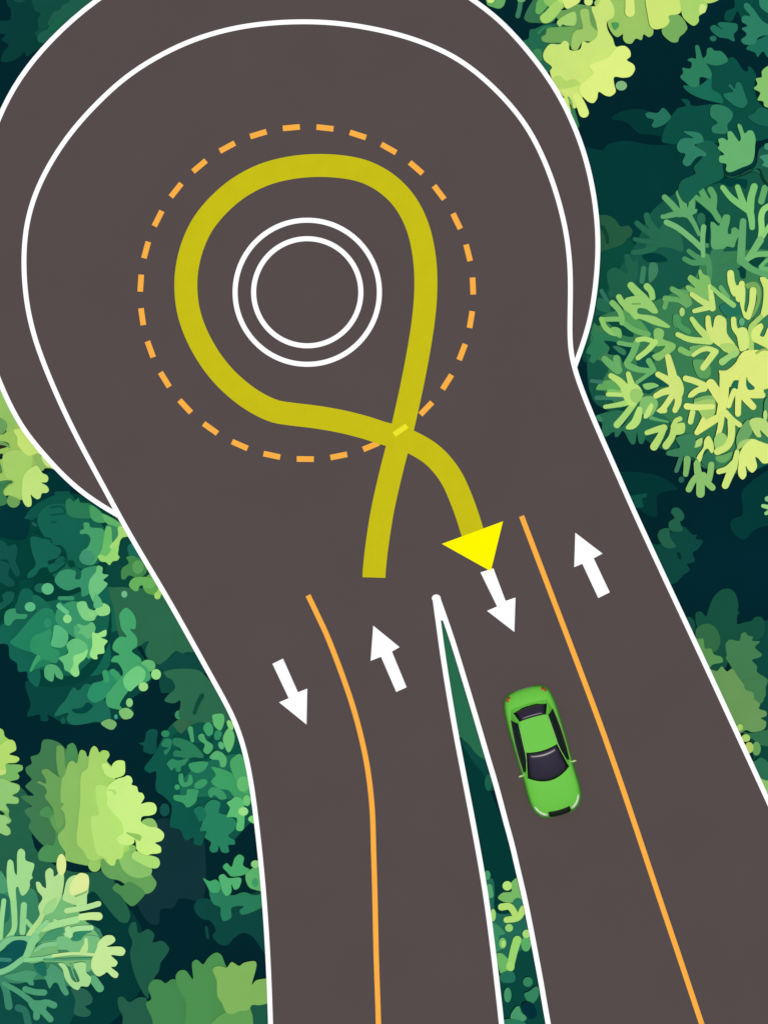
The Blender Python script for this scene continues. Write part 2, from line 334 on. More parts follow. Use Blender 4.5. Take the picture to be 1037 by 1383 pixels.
# ---------------------------------------------------------------- trees and shrubs
# T kind|category|zlo|zhi|trunk x,y (plan)|label     then the leaf clumps of its crown, lowest first; shadows and dark gaps are painted in as clumps
#   @ x y s = local frame; p = clump outline; s = finger-like spray of leaves, w = width; o = round clump
VEG = '''
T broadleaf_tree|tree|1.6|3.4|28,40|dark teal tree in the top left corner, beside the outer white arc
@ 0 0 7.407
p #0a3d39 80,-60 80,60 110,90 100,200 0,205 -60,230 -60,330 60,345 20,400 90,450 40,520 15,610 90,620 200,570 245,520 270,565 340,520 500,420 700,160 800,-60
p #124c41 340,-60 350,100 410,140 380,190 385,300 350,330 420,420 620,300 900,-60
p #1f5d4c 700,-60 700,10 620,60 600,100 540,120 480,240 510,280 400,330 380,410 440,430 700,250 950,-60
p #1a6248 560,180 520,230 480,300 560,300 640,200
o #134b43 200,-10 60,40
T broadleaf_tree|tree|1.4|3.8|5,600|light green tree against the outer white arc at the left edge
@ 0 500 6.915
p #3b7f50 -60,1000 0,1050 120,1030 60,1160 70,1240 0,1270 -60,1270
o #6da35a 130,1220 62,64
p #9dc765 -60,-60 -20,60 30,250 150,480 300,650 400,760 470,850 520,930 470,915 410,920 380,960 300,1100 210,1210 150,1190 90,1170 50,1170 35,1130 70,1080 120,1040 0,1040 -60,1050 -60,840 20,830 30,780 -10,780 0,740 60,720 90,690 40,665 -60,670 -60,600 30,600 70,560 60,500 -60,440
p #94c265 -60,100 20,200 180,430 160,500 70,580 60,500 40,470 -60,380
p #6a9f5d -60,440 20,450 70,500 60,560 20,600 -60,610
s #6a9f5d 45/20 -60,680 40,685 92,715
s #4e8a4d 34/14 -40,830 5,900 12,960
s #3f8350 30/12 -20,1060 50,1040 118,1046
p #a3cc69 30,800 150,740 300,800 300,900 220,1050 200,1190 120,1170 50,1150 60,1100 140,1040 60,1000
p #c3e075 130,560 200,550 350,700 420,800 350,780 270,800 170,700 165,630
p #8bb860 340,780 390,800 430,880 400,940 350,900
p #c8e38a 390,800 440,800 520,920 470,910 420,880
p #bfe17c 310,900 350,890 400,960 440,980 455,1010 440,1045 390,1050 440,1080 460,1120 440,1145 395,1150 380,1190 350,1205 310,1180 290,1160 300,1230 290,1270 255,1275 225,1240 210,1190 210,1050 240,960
T broadleaf_tree|tree|0.9|3.5|60,810|big teal tree with pale tips below the light green tree on the left
@ 0 580 4.3208
p #054038 -80,640 150,640 200,450 400,370 560,430 720,560 700,700 620,800 630,950 650,1050 640,1240 500,1460 220,1500 160,1420 100,1350 50,1260 0,1250 -80,1250
p #12524a -60,650 20,650 50,680 90,670 105,700 95,770 120,840 100,860 60,800 40,760 -60,760
p #12524a -60,765 30,770 60,800 50,850 80,880 90,905 60,920 20,900 -60,860
p #0e5548 150,510 185,460 240,420 330,380 400,370 440,410 400,440 300,470 220,510 190,530
s #11524a 22 330,372 400,370
s #155450 20 155,515 190,500
s #1c5d55 18 195,548 210,560
p #156250 220,540 230,490 290,440 390,440 400,500 480,520 530,500 600,560 640,640 600,750 520,820 440,800 380,770 390,720 360,680 300,670 250,610
s #0e5244 12 300,455 360,450 385,480
s #0e5244 10 300,500 340,495 380,490
o #0e5244 315,540 18,8
p #156250 180,630 220,625 290,640 310,670 360,700 340,745 280,770 290,800 240,810 210,850 165,870 165,840 210,790 190,720
p #156250 280,800 380,770 440,800 520,860 500,920 420,900 330,870
o #155a4c 350,765 34,20,-40
s #06443a 14/8 190,610 250,630 295,640 304,662
s #06443a 14/8 350,680 380,710 390,760 380,790
p #06443a 395,770 430,765 440,800 410,805
s #06443a 12 250,860 330,830 380,790
p #2a7a55 385,420 410,400 430,420 460,400 470,425 530,435 540,510 480,520 400,500
p #4a9f63 530,440 600,490 620,540 560,540 530,510
p #62b46a 600,490 720,560 700,590 640,560 610,530
p #3a8c62 620,560 700,580 680,640 640,650
p #479f69 490,545 520,545 530,570 600,580 620,640 590,700 570,760 540,790 490,785 465,750 480,710 510,690 530,640 510,610 470,610 470,590 490,580
o #3f9370 508,748 44,42
p #6bbd6a 620,570 650,570 660,660 700,640 690,700 640,760 600,770 580,740 600,680
p #98d874 640,680 690,670 695,690 690,730 700,745 685,765 660,770 640,792 620,775 590,770 572,740 590,730 620,740 650,700
p #a6dc78 690,570 720,565 760,620 720,630 705,645 690,680 640,690 650,670 690,620
p #156250 -60,1130 0,1130 60,1100 100,1000 120,960 150,930 180,960 200,1000 300,1000 440,960 620,900 640,1100 600,1250 500,1380 400,1440 240,1400 240,1440 220,1504 165,1454 160,1414 110,1414 100,1364 60,1334 45,1254 -60,1250
p #06443a 0,1130 110,940 120,880 200,880 160,960 100,1010 60,1090 0,1150
p #15594b 15,964 50,944 85,954 80,994 50,1024 0,1054 -60,1054 -60,1024 20,1004
p #156050 130,934 180,934 200,984 150,1034 90,1064 100,1014
p #1b6a54 200,964 260,994 300,1044 240,1064 190,1034
o #1a6452 240,925 38,28
o #5cb983 280,930 36,34
p #389068 320,880 350,830 400,815 445,830 440,870 470,870 480,820 530,800 570,800 540,870 530,950 480,975 470,920 400,940 350,920
p #70c27f 570,795 600,805 600,840 635,850 605,880 630,900 600,940 570,970 550,1010 520,940 525,880 560,830
s #389268 24 350,985 425,985
s #43a072 26/20 350,1020 400,1060
p #389268 35,1064 90,1044 100,1074 160,1079 150,1104 90,1109 60,1144 30,1134
o #5ab882 178,1035 32,28
p #237f5d 60,1244 100,1200 180,1104 250,1044 310,1054 340,1154 400,1284 300,1364 200,1404 180,1414 235,1324 130,1284
o #2f8a66 280,1130 24,30
p #389468 340,1044 450,1004 540,1144 520,1244 420,1204 330,1124
p #2f8f63 190,1214 250,1184 300,1164 300,1264 350,1294 330,1364 250,1344 180,1414 230,1330 180,1290
s #3fa06c 28/14 225,1330 200,1370 182,1408
p #57b57c 320,1144 345,1144 395,1184 400,1224 380,1264 350,1274 300,1260 310,1204
o #8fd88a 395,1105 25,26
s #66c088 28 345,1030 392,1068
p #4aa872 440,1140 520,1170 560,1250 520,1340 440,1210
p #7ecc83 450,1014 500,1004 520,1044 560,1054 600,1014 640,1044 630,1079 570,1084 550,1114 500,1114 470,1084
p #92d885 560,1044 600,1014 640,1034 640,1074 600,1089 570,1080
p #8ad382 515,1070 540,1060 555,1085 530,1100
p #64b978 450,1134 500,1144 540,1124 560,1164 520,1224 480,1194 450,1190 470,1170
p #5ab47a 600,1030 550,1040 560,960 590,990
p #64bd78 345,1334 400,1304 390,1254 440,1219 500,1244 515,1294 480,1344 450,1374 460,1424 440,1444 400,1414 380,1404 370,1364
p #8fdb85 430,1324 480,1304 515,1284 500,1334 460,1374 465,1429 440,1444 412,1414 430,1370
p #9ee287 540,1184 570,1190 620,1169 620,1204 590,1214 630,1234 610,1264 610,1304 570,1314 570,1339 545,1339 525,1314 540,1260
p #52a96f 265,1384 300,1369 340,1384 370,1434 365,1459 330,1444 322,1420 310,1470 285,1465 262,1440
T broadleaf_tree|tree|0.5|3.3|130,905|teal tree with round pale tips on its right, lowest of the three stacked left
@ 0 780 4.3208
p #0a4640 150,610 250,600 500,590 640,300 620,60 700,60 760,330 850,480 900,540 850,650 760,720 780,790 640,840 520,850 420,860 370,850 280,800 285,835 240,835 235,800 160,810 180,740
p #146552 600,60 720,170 700,300 640,330 650,480 600,560 480,570 470,540 560,440
p #1c6b57 380,720 430,640 460,660 500,620 560,640 600,700 640,760 640,850 560,840 520,850 430,860 390,830 400,790 320,810 350,750
o #155a4c 370,835 14,20
p #06463f 420,770 480,760 510,730 545,750 500,790 440,790
p #2c8f68 510,690 540,620 600,600 640,540 700,560 640,680 560,730 530,720
s #3a9c68 34 615,555 625,600
s #3a9c68 36 660,550 700,590
p #45a56c 700,210 740,175 790,230 790,300 760,300 800,350 800,400 770,430 820,470 830,520 800,600 760,650 700,740 720,770 690,770 630,750 620,690 650,650 690,600 720,560 690,500 650,490 665,460 700,450 660,420 665,380 700,345 740,345 710,300 700,250
o #63b974 865,515 44,36
p #45a56c 800,500 860,530 880,590 820,620 780,600
p #6fca80 720,590 760,540 810,515 850,550 840,600 790,640 760,665 730,640
o #9adf85 912,565 29,31
o #9bd882 838,637 28,27
o #88d080 757,730 20,26
p #7fbf70 695,780 740,760 780,790 765,820 720,825
p #74b06a 590,850 640,825 682,850 665,885 635,885
o #3fa08a 678,812 10,14
T broadleaf_tree|tree|0.4|2.2|215,870|plain dull green tree between the small light shrub and the dotted teal tree
@ 150 700 5.319
p #0c4a42 -40,480 20,160 100,130 200,200 700,960 700,1100 550,1120 400,1200 300,1100 200,900 60,900
p #2c6b4d -30,500 20,495 100,495 380,550 620,960 540,960 490,990 470,950 360,1050 300,1030 255,990 250,940 270,880 150,940 60,850 20,640
p #104a43 350,1060 430,1000 480,960 540,980 640,950 720,1110 660,1110 560,1080 400,1095
p #10483f 350,1140 400,1130 450,1170 450,1250 400,1255 360,1250
p #2d6a4d 380,1100 550,1080 660,1110 880,1440 500,1440 500,1310 450,1330 385,1310 410,1270 460,1220 440,1160 400,1140
s #0e4a3c 34/24 655,1275 625,1330 600,1400
T light_shrub|shrub|2.4|3.2|188,770|small yellow-green shrub tight against the left road edge
@ 150 700 5.319
p #1b6b58 120,200 160,180 230,260 230,310 140,280
p #42884d 75,430 80,360 130,320 110,280 160,270 230,310 260,380 200,430 130,410 100,440
p #5fa552 230,480 280,400 360,480 370,550 300,550 250,530
o #57a05c 195,350 42,50
p #68b15c 130,480 160,430 240,420 300,430 330,460 300,500 240,500 225,480 205,490 195,520 165,520
o #a3d46b 335,555 24,27
o #a3d46b 352,525 18,26
o #6fb98a 97,545 22,25
T broadleaf_tree|tree|0.9|3.6|275,1055|round teal tree dotted with small leaf clumps, at the bend of the left road edge
@ 160 940 4.7136
p #0f5048 130,300 165,290 180,230 210,210 250,220 245,280 240,350 210,370 160,350 160,320
p #0f574a 340,180 250,330 215,390 165,460 200,490 240,480 240,600 290,640 340,700 330,830 390,850 430,920 480,900 480,940 530,950 550,900 620,960 700,950 850,800 920,800 900,600 820,300 720,100 500,100
o #13524c 295,725 32,42
p #0b4a40 345,250 430,225 470,290 540,300 620,240 600,330 700,380 560,400 500,420 440,390 360,300
p #336649 345,180 400,140 440,130 510,140 500,170 450,190 400,240 360,200
o #3d8f62 385,120 25,28
p #3d8f62 410,90 430,50 490,55 480,100 460,135 420,120
p #1d6f58 560,420 800,380 880,640 760,660 560,640 400,640 420,520
p #2a7b58 350,270 400,270 470,300 540,370 540,395 480,390 440,400 400,390 350,380 360,345 400,350 390,330 350,310
p #2f8960 310,430 340,400 380,410 430,400 450,400 420,440 400,450 395,480 370,480 360,455 340,475 320,450
o #2f8960 300,240 27,22
p #2a7f5c 275,300 300,270 340,280 330,340 300,375 290,350 320,330 280,320
p #3c9a66 450,430 570,420 550,470 500,490 460,470
p #3c9a66 385,500 410,495 420,550 440,540 450,500 470,510 470,560 420,580 390,560
o #3c9a66 525,560 46,26,-28
o #3c9a66 375,580 18,18
p #3c9a66 355,630 430,630 440,595 510,600 505,630 490,680 440,710 410,680 355,660
p #3c9866 570,610 600,580 660,600 690,650 650,660 610,630 590,650
p #3f9f66 590,450 720,490 760,560 840,640 760,660 700,600 640,590 590,545 620,500
p #4ea76a 510,250 540,240 560,280 600,310 600,340 570,370 540,350 550,310 515,280
p #3f9d68 540,200 570,165 600,190 600,240 570,255
o #58b27a 655,315 18,26,-20
p #5fb870 600,120 665,115 675,160 650,220 610,190 600,150
p #6cc077 680,230 710,200 740,250 730,320 700,360 665,280
p #56b06e 580,390 620,350 660,360 690,400 680,450 650,450 640,410 600,405
s #4aa069 34/22 458,208 472,285
o #8bd07c 712,185 18,34,-25
p #2f8a60 620,220 660,230 640,280 610,270
p #4aa567 720,400 780,370 850,560 870,620 800,620 760,560 730,500 710,440
o #63bb6f 795,560 42,50
p #27805d 550,700 600,660 650,680 640,740 700,760 750,800 740,850 700,890 740,920 740,945 700,950 705,990 680,1000 655,990 640,950 630,990 595,995 580,970 590,930 550,900 560,860 520,860 530,820 540,780
p #1a6e56 480,720 530,700 560,760 520,800 500,770
p #5cba72 690,680 720,660 745,640 780,650 800,680 800,840 780,860 750,850 755,780 720,770 690,770 700,740 710,710
o #6cc877 818,665 25,36
p #7ed27d 825,785 850,760 890,800 860,812
o #9ae08a 795,735 32,28
T broadleaf_tree|tree|0.6|3.9|110,1110|big rounded lime green tree left of the dotted teal tree
@ 0 940 2.729
p #24614a -40,560 -40,380 60,330 110,380 130,560 240,640 350,650 400,640 430,700 480,800 470,835 440,830 380,760 340,720 270,800 60,900 -40,900
@ 0 960 6.915
p #407b50 400,280 450,265 540,290 600,340 700,500 620,1100 480,1260 400,1250 280,1110 270,1080 290,1020 230,940 260,910 300,890 200,810 220,790 320,790 240,710 270,670 300,640 250,580 245,530 300,490 290,430 350,410 380,380
p #4b9056 600,520 630,330 680,300 715,340 740,480 720,600 640,600
p #4b9056 370,960 400,910 460,890 520,960 620,920 600,1100 600,1280 600,1400 380,1400 360,1330 430,1250 500,1250 520,1130 450,1000 400,990
p #5f9f57 470,1000 520,960 600,940 620,1060 560,1150 500,1090
p #6aa058 530,340 560,320 600,350 610,500 640,640 580,640 540,560
p #6aa058 390,560 440,540 500,580 560,620 620,640 640,860 600,960 600,1060 540,1100 510,980 490,900 420,800 440,760 420,710 350,670 370,655 430,680 430,640
p #8abc63 640,490 680,465 720,490 740,400 760,365 800,380 820,430 860,400 940,500 950,900 950,1420 620,1400 610,1320 560,1240 545,1160 610,1080 600,950 570,910 600,870 570,850 580,640 610,590
@ 0 940 2.729
p #66a35a 375,640 380,600 440,560 540,600 560,660 578,690 560,722 530,730 500,720 470,700 440,680 400,670
p #4b8b4f 450,700 480,685 535,725 520,750 490,775 465,760 445,735 415,710 430,690
@ 110 980 6.915
o #96c767 125,1300 60,66
p #88c06a 340,1120 500,1120 520,1220 600,1290 660,1340 640,1400 500,1420 380,1330
p #a5d26a 70,300 90,220 120,190 150,210 170,250 200,230 250,240 265,280 240,330 320,420 320,500 350,600 420,900 450,1150 390,1200 370,1250 320,1250 310,1300 285,1310 250,1290 200,1240 150,1260 70,1250 20,1170 -40,1100 -30,900 -10,700 0,450 60,390
p #b4df74 140,560 230,560 300,620 330,750 400,950 430,1050 400,1150 385,1230 330,1250 315,1300 285,1310 250,1280 230,1240 150,1200 110,1050 90,850 160,830 140,700
p #c2ea7e 190,360 240,350 275,390 300,350 340,325 400,330 410,360 405,450 360,480 290,490 230,460 210,420
p #8fc068 550,940 580,880 650,865 690,890 710,960 620,980
p #c8ee84 240,580 330,500 400,480 430,465 465,480 480,520 470,550 520,570 535,620 570,630 590,670 570,710 560,730 620,715 680,725 705,770 690,820 640,840 570,850 560,900 640,945 700,950 760,990 775,1030 750,1075 690,1095 740,1130 745,1180 710,1195 650,1200 600,1220 520,1160 510,1090 500,1060 490,1100 420,1120 350,1100 330,1040 390,1000 370,900 320,840 240,740 240,680
p #b4df74 245,600 310,600 330,630 310,655 300,625
p #90c262 420,1000 500,1010 560,1030 550,1075 510,1060
p #aadb74 470,1230 500,1170 600,1210 660,1215 720,1240 735,1290 710,1330 650,1330 560,1290
T broadleaf_tree|tree|2.0|3.6|-8,1060|light green tree cut by the left edge of the picture, its lobes pointing right
@ 0 960 6.915
p #78b765 -60,480 100,500 150,500 210,510 215,550 170,580 185,610 170,640 100,660 180,690 190,720 170,760 120,790 170,810 180,840 160,870 60,870 90,930 85,980 110,1020 95,1050 60,1065 100,1110 100,1150 60,1165 0,1140 -60,1130
p #0a3a2c -30,925 5,930 50,965 10,972
p #90c673 -60,640 60,640 100,668 150,680 190,715 170,760 120,790 175,820 175,860 130,865 60,870 80,930 20,930 -60,900
p #94c978 -60,975 50,980 80,1000 105,1030 60,1060 95,1100 95,1150 60,1165 0,1140 -60,1130
p #9ccc66 -60,150 10,165 35,185 50,240 100,280 0,330 -60,330
p #b2da6c -60,330 0,320 60,280 110,270 140,290 155,340 150,370 90,405 170,430 185,455 150,485 60,495 60,545 60,580 30,600 -60,600
o #c3dc7e 15,570 45,28
T feathery_tree|tree|1.0|3.9|5,1300|pale feathery tree with branching fronds in the bottom left corner
@ 0 1120 5.185
p #0e4b44 -80,600 100,560 450,700 560,900 520,1100 560,1180 500,1340 380,1500 -80,1500
p #3a8765 -80,250 20,300 60,400 240,420 300,560 700,700 700,1000 500,1100 300,1050 100,1080 -80,1000
p #4d9c72 -80,260 10,300 60,380 60,440 -80,440
p #246f5c -80,450 60,470 70,550 60,640 -80,700
p #28624f 500,1110 600,1120 650,1180 640,1220 600,1240 640,1280 620,1310 560,1310 520,1290 530,1200
s #2a6e5c 50 130,1250 175,1270 200,1364 210,1450
s #3a8568 46/54 0,1030 45,1130 65,1240
s #4a9a72 34/44 30,1080 120,1130 190,1180 260,1240
s #4a9a72 44 180,1120 250,1140 312,1143
p #4a9a72 200,1210 300,1200 330,1240 300,1290 250,1290
s #4a9a72 48 270,1225 330,1215 380,1232
s #4a9a72 48 262,1240 258,1315
s #4a9a72 46 280,1250 355,1330
p #4a9a72 30,1030 130,1000 200,985 260,1010 235,1050 240,1090 210,1090 190,1070 100,1060
p #4d9b74 240,950 330,980 360,940 440,1000 460,1090 485,1150 460,1165 430,1130 400,1070 375,1080 350,1115 325,1060 290,990
s #5fae7a 60 655,1050 700,1112
p #76ba7c 180,830 280,620 440,460 600,640 700,760 700,860 620,1000 400,930 180,930
s #98d68f 30/46 -70,860 0,820 60,760 100,700 104,620 98,520 90,430
s #6fb986 40 -60,860 20,790 90,760
p #a0d98d 50,350 55,230 72,210 95,230 105,300 120,320 122,180 132,145 155,135 178,160 182,215 240,240 240,270 225,320 232,340 212,360 212,400 185,450 160,465 145,450 130,405 115,410 108,500 75,500
s #8fd08c 44 170,530 165,620 160,720
s #98d68f 34 30,500 14,640 6,760
s #8fd18d 30 185,640 240,700
p #b2dd90 255,370 280,370 300,400 325,410 320,300 350,270 375,290 380,330 400,320 420,300 450,320 440,440 420,500 370,580 320,600 290,660 240,730 210,770 180,760 210,700 280,600 270,540 300,480 265,430
p #9cd488 330,520 400,480 380,560 330,600 300,590
o #dcea95 432,248 34,76
p #b3de92 450,440 470,360 500,330 540,320 620,330 620,440 612,460 610,520 600,550 560,575 480,580 540,540 470,510 440,490
p #dcea98 500,460 490,400 530,330 570,305 620,325 622,400 600,430 550,450
s #7fae6b 12/8 530,470 570,455 612,435
s #b4e096 40 470,570 600,548 692,522
s #a9e096 50 300,695 400,665 540,632
p #a9e096 380,650 380,625 420,650
s #c5e797 48/58 570,615 640,608 692,610
s #7cc48a 44 -80,850 0,830 60,780 160,770 240,770
s #8fd390 36 230,770 280,700 330,650
s #86cc8c 60/44 250,760 220,810 190,880 175,910
p #0f5350 -80,900 0,870 80,790 140,775 190,790 170,870 120,940 0,990 -80,1000
s #36836f 28 -60,910 72,915
s #7cc48a 40 -60,1020 60,980 160,910
p #44946a 250,830 300,760 340,720 445,690 450,720 400,770 300,790
s #7ec58a 34/24 400,800 300,815 250,850
p #75bb80 400,760 480,745 560,740 700,760 680,860 500,870 420,840
p #44885f 410,850 470,845 490,865 430,875
p #2f8562 500,775 530,720 600,700 645,715 600,735 560,780
s #a9e099 38 470,735 520,700 640,690
s #a9e099 46 480,700 490,740
s #86cf8d 28 180,915 300,905 390,885
s #bfe596 22 375,885 520,870 700,882
p #b9e290 560,862 590,800 595,760 615,765 612,862
s #4e9b6c 16 310,912 420,912 640,905
p #1c6a58 240,960 310,930 330,1020 300,1030
p #a6da90 410,940 450,940 480,980 500,1040 530,1070 560,1060 520,960 520,940 600,935 605,1000 640,1040 620,1100 570,1100 550,1125 510,1110 460,1050 440,980
s #69b27b 14/8 500,950 515,1010 540,1065
p #c2e696 645,910 680,830 690,790 740,745 790,745 810,775 790,800 750,822 850,822 880,850 860,885 780,882 825,930 810,960 780,965 830,1010 820,1040 790,1035 750,1000 730,1015 690,1030 655,1000 640,960
T dark_shrub|shrub|0.5|1.2|205,1290|dark green shrub with three lobes, above the olive tree at the bottom
@ 160 1120 4.7146
p #1f5a46 80,600 110,590 130,660 190,635 230,670 220,720 280,710 325,760 300,810 270,850 260,900 240,930 200,1000 190,1080 140,1010 90,880 75,780 90,720 65,650
T dark_shrub|shrub|0.8|1.5|180,1375|low dark green shrub at the bottom edge, left of the olive tree
@ 160 1120 4.7146
p #245c47 0,1070 30,1065 70,1100 130,1070 180,1080 230,1360 20,1360 30,1200 0,1130
T broadleaf_tree|tree|1.2|3.2|300,1370|olive green tree at the bottom edge beside the left road
@ 160 1120 4.7146
p #1f5c48 830,1140 960,1100 990,1360 830,1360
p #44874f 180,1360 220,1230 175,1110 210,1080 190,1010 220,960 270,960 300,980 340,955 370,960 400,1000 460,1100 500,1360
p #4d9050 365,935 390,900 430,900 475,955 470,850 500,830 540,860 570,820 620,785 655,800 680,860 740,1000 720,1360 440,1360 430,1100 380,1010
p #62a055 580,1260 640,1190 700,1160 840,1140 830,1360 600,1360
p #80b35c 600,890 640,870 690,880 720,845 750,860 770,870 800,850 870,840 880,870 850,990 880,960 970,960 980,1090 900,1120 850,1120 830,1150 760,1160 740,1175 690,1170 660,1110 630,1060 625,960
T broadleaf_tree|tree|0.7|3.0|335,1232|small teal tree with a leafy top, between the lime green tree and the road
@ 160 1120 4.7146
p #0e4640 480,500 520,440 700,460 960,400 990,820 940,800 860,690 800,660 740,690 690,740 640,730 600,680 620,640 580,580 530,570
s #0f4640 20 560,625 570,690
p #297d5b 580,380 640,360 720,420 800,400 870,420 960,400 960,460 890,510 790,545 770,520 800,490 720,500 720,560 670,585 650,540 650,500 600,470
p #42a36b 540,310 580,330 620,320 650,350 640,400 590,400 560,350
p #4aaa6d 665,240 690,215 720,240 740,185 770,160 800,180 795,230 840,260 800,290 720,300 690,270
p #52b272 640,300 670,285 700,310 780,310 770,370 740,385 720,350 720,400 690,425 665,400 650,350
p #5cb26c 810,290 850,250 880,240 960,260 960,390 850,380 820,350
o #3f9a66 870,340 20,28
o #8ccf80 872,222 28,25
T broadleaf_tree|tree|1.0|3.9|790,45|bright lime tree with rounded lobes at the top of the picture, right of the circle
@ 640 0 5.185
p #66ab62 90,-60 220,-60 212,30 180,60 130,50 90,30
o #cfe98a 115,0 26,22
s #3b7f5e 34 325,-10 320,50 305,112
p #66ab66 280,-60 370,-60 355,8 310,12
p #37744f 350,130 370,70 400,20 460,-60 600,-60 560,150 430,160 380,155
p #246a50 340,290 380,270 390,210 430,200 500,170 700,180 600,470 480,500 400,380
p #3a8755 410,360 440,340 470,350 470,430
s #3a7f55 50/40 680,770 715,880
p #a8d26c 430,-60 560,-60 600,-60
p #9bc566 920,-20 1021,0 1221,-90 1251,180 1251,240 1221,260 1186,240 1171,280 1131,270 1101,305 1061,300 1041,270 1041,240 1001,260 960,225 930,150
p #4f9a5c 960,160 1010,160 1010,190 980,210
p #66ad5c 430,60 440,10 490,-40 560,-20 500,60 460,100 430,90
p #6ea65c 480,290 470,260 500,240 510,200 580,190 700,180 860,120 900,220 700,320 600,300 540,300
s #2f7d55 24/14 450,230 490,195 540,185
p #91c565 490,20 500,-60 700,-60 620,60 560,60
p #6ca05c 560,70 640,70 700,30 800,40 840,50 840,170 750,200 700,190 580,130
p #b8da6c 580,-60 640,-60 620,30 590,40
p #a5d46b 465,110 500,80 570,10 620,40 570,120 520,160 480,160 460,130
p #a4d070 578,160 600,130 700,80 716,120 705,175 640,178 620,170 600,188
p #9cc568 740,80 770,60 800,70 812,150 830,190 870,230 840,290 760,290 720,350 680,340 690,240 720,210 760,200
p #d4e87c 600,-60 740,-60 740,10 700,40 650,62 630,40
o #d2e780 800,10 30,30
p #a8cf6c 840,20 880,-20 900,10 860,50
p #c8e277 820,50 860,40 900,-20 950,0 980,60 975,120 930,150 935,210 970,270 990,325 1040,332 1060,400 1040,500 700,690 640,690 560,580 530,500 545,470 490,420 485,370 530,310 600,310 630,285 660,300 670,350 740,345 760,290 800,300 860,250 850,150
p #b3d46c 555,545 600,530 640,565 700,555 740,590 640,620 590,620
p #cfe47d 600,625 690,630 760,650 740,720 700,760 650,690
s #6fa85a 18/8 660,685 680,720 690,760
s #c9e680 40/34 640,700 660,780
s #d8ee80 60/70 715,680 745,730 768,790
@ 0 0 1
p #dcef80 795,88 815,80 822,76 832,64 843,62 850,68 851,76 846,81 855,87 857,94 851,103 841,105 829,104 829,114 831,124 824,130 817,129 808,124 806,133 801,139 795,138 790,134 782,125 783,115 790,108 800,99
@ 837 0 5.185
o #7fb47a 8,600 40,34
s #d4e87c 60/70 65,-30 68,40 68,85
p #75ab5c 340,100 420,110 470,190 450,230 415,260 400,295 350,290 290,220
p #cbe473 190,-60 430,-60 420,90 340,110 345,150 320,185 260,205 220,195 200,150
p #a8d26c 425,-60 560,-60 610,30 600,70 570,100 550,115 550,150 520,180 490,170 440,120 425,60
p #cde686 560,30 600,40 595,85 555,95
p #b5d56c 560,-60 760,-60 680,5 600,20
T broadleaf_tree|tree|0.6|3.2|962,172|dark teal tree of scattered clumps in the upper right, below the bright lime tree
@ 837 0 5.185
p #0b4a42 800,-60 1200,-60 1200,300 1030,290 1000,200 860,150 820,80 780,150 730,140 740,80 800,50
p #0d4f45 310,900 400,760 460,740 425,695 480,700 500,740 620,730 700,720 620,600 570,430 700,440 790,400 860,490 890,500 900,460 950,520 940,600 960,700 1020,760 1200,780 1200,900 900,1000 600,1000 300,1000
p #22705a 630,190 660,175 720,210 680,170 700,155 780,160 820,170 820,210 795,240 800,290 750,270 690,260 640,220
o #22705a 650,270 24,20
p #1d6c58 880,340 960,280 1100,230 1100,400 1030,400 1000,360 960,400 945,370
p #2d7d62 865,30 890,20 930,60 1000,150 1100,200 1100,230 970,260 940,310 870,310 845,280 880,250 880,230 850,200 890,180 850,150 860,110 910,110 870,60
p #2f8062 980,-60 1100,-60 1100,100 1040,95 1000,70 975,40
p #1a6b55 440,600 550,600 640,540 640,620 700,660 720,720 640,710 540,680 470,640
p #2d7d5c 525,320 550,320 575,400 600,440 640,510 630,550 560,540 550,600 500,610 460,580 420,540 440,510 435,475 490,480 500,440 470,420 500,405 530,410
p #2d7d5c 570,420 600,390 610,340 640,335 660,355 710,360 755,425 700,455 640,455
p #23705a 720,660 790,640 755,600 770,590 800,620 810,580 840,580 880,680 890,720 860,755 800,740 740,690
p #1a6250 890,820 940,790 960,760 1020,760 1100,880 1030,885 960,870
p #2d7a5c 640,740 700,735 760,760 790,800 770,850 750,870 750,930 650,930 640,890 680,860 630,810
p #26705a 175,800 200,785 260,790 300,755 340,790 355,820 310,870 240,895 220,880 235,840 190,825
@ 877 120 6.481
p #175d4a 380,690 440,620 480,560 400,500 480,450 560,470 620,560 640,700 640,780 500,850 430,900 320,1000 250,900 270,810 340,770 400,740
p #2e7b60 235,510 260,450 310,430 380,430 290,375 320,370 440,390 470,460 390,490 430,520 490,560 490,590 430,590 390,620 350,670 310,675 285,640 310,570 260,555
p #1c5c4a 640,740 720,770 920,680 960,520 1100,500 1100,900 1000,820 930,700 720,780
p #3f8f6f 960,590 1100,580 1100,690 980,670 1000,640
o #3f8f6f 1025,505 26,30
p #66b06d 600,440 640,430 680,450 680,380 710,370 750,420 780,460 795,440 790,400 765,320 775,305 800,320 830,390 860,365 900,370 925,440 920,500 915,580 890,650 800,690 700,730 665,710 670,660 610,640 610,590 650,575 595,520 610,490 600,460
T broadleaf_tree|tree|2.6|3.4|1052,117|light green foliage cut by the right picture edge, near the dark teal clumps
@ 837 0 5.185
p #86c06c 1200,420 1080,440 1020,470 990,500 990,540 950,550 960,590 935,620 980,650 960,700 1000,710 1010,745 1080,760 1200,780
p #9bcf78 1200,500 1100,520 1050,580 1060,660 1200,700
T dark_shrub|shrub|0.4|1.0|830,320|dull dark green shrub beside the circle, left of the feathery green fronds
@ 797 270 8.642
p #265a40 60,180 130,175 200,180 290,230 350,310 440,300 490,360 470,430 420,520 380,600 270,615 170,620 60,600
s #0e4433 50/30 140,320 190,410 200,500
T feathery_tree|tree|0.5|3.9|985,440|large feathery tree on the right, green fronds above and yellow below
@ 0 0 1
p #0b4a3c 800,350 812,340 840,330 850,320 880,400 830,450 790,490 786,470 800,420
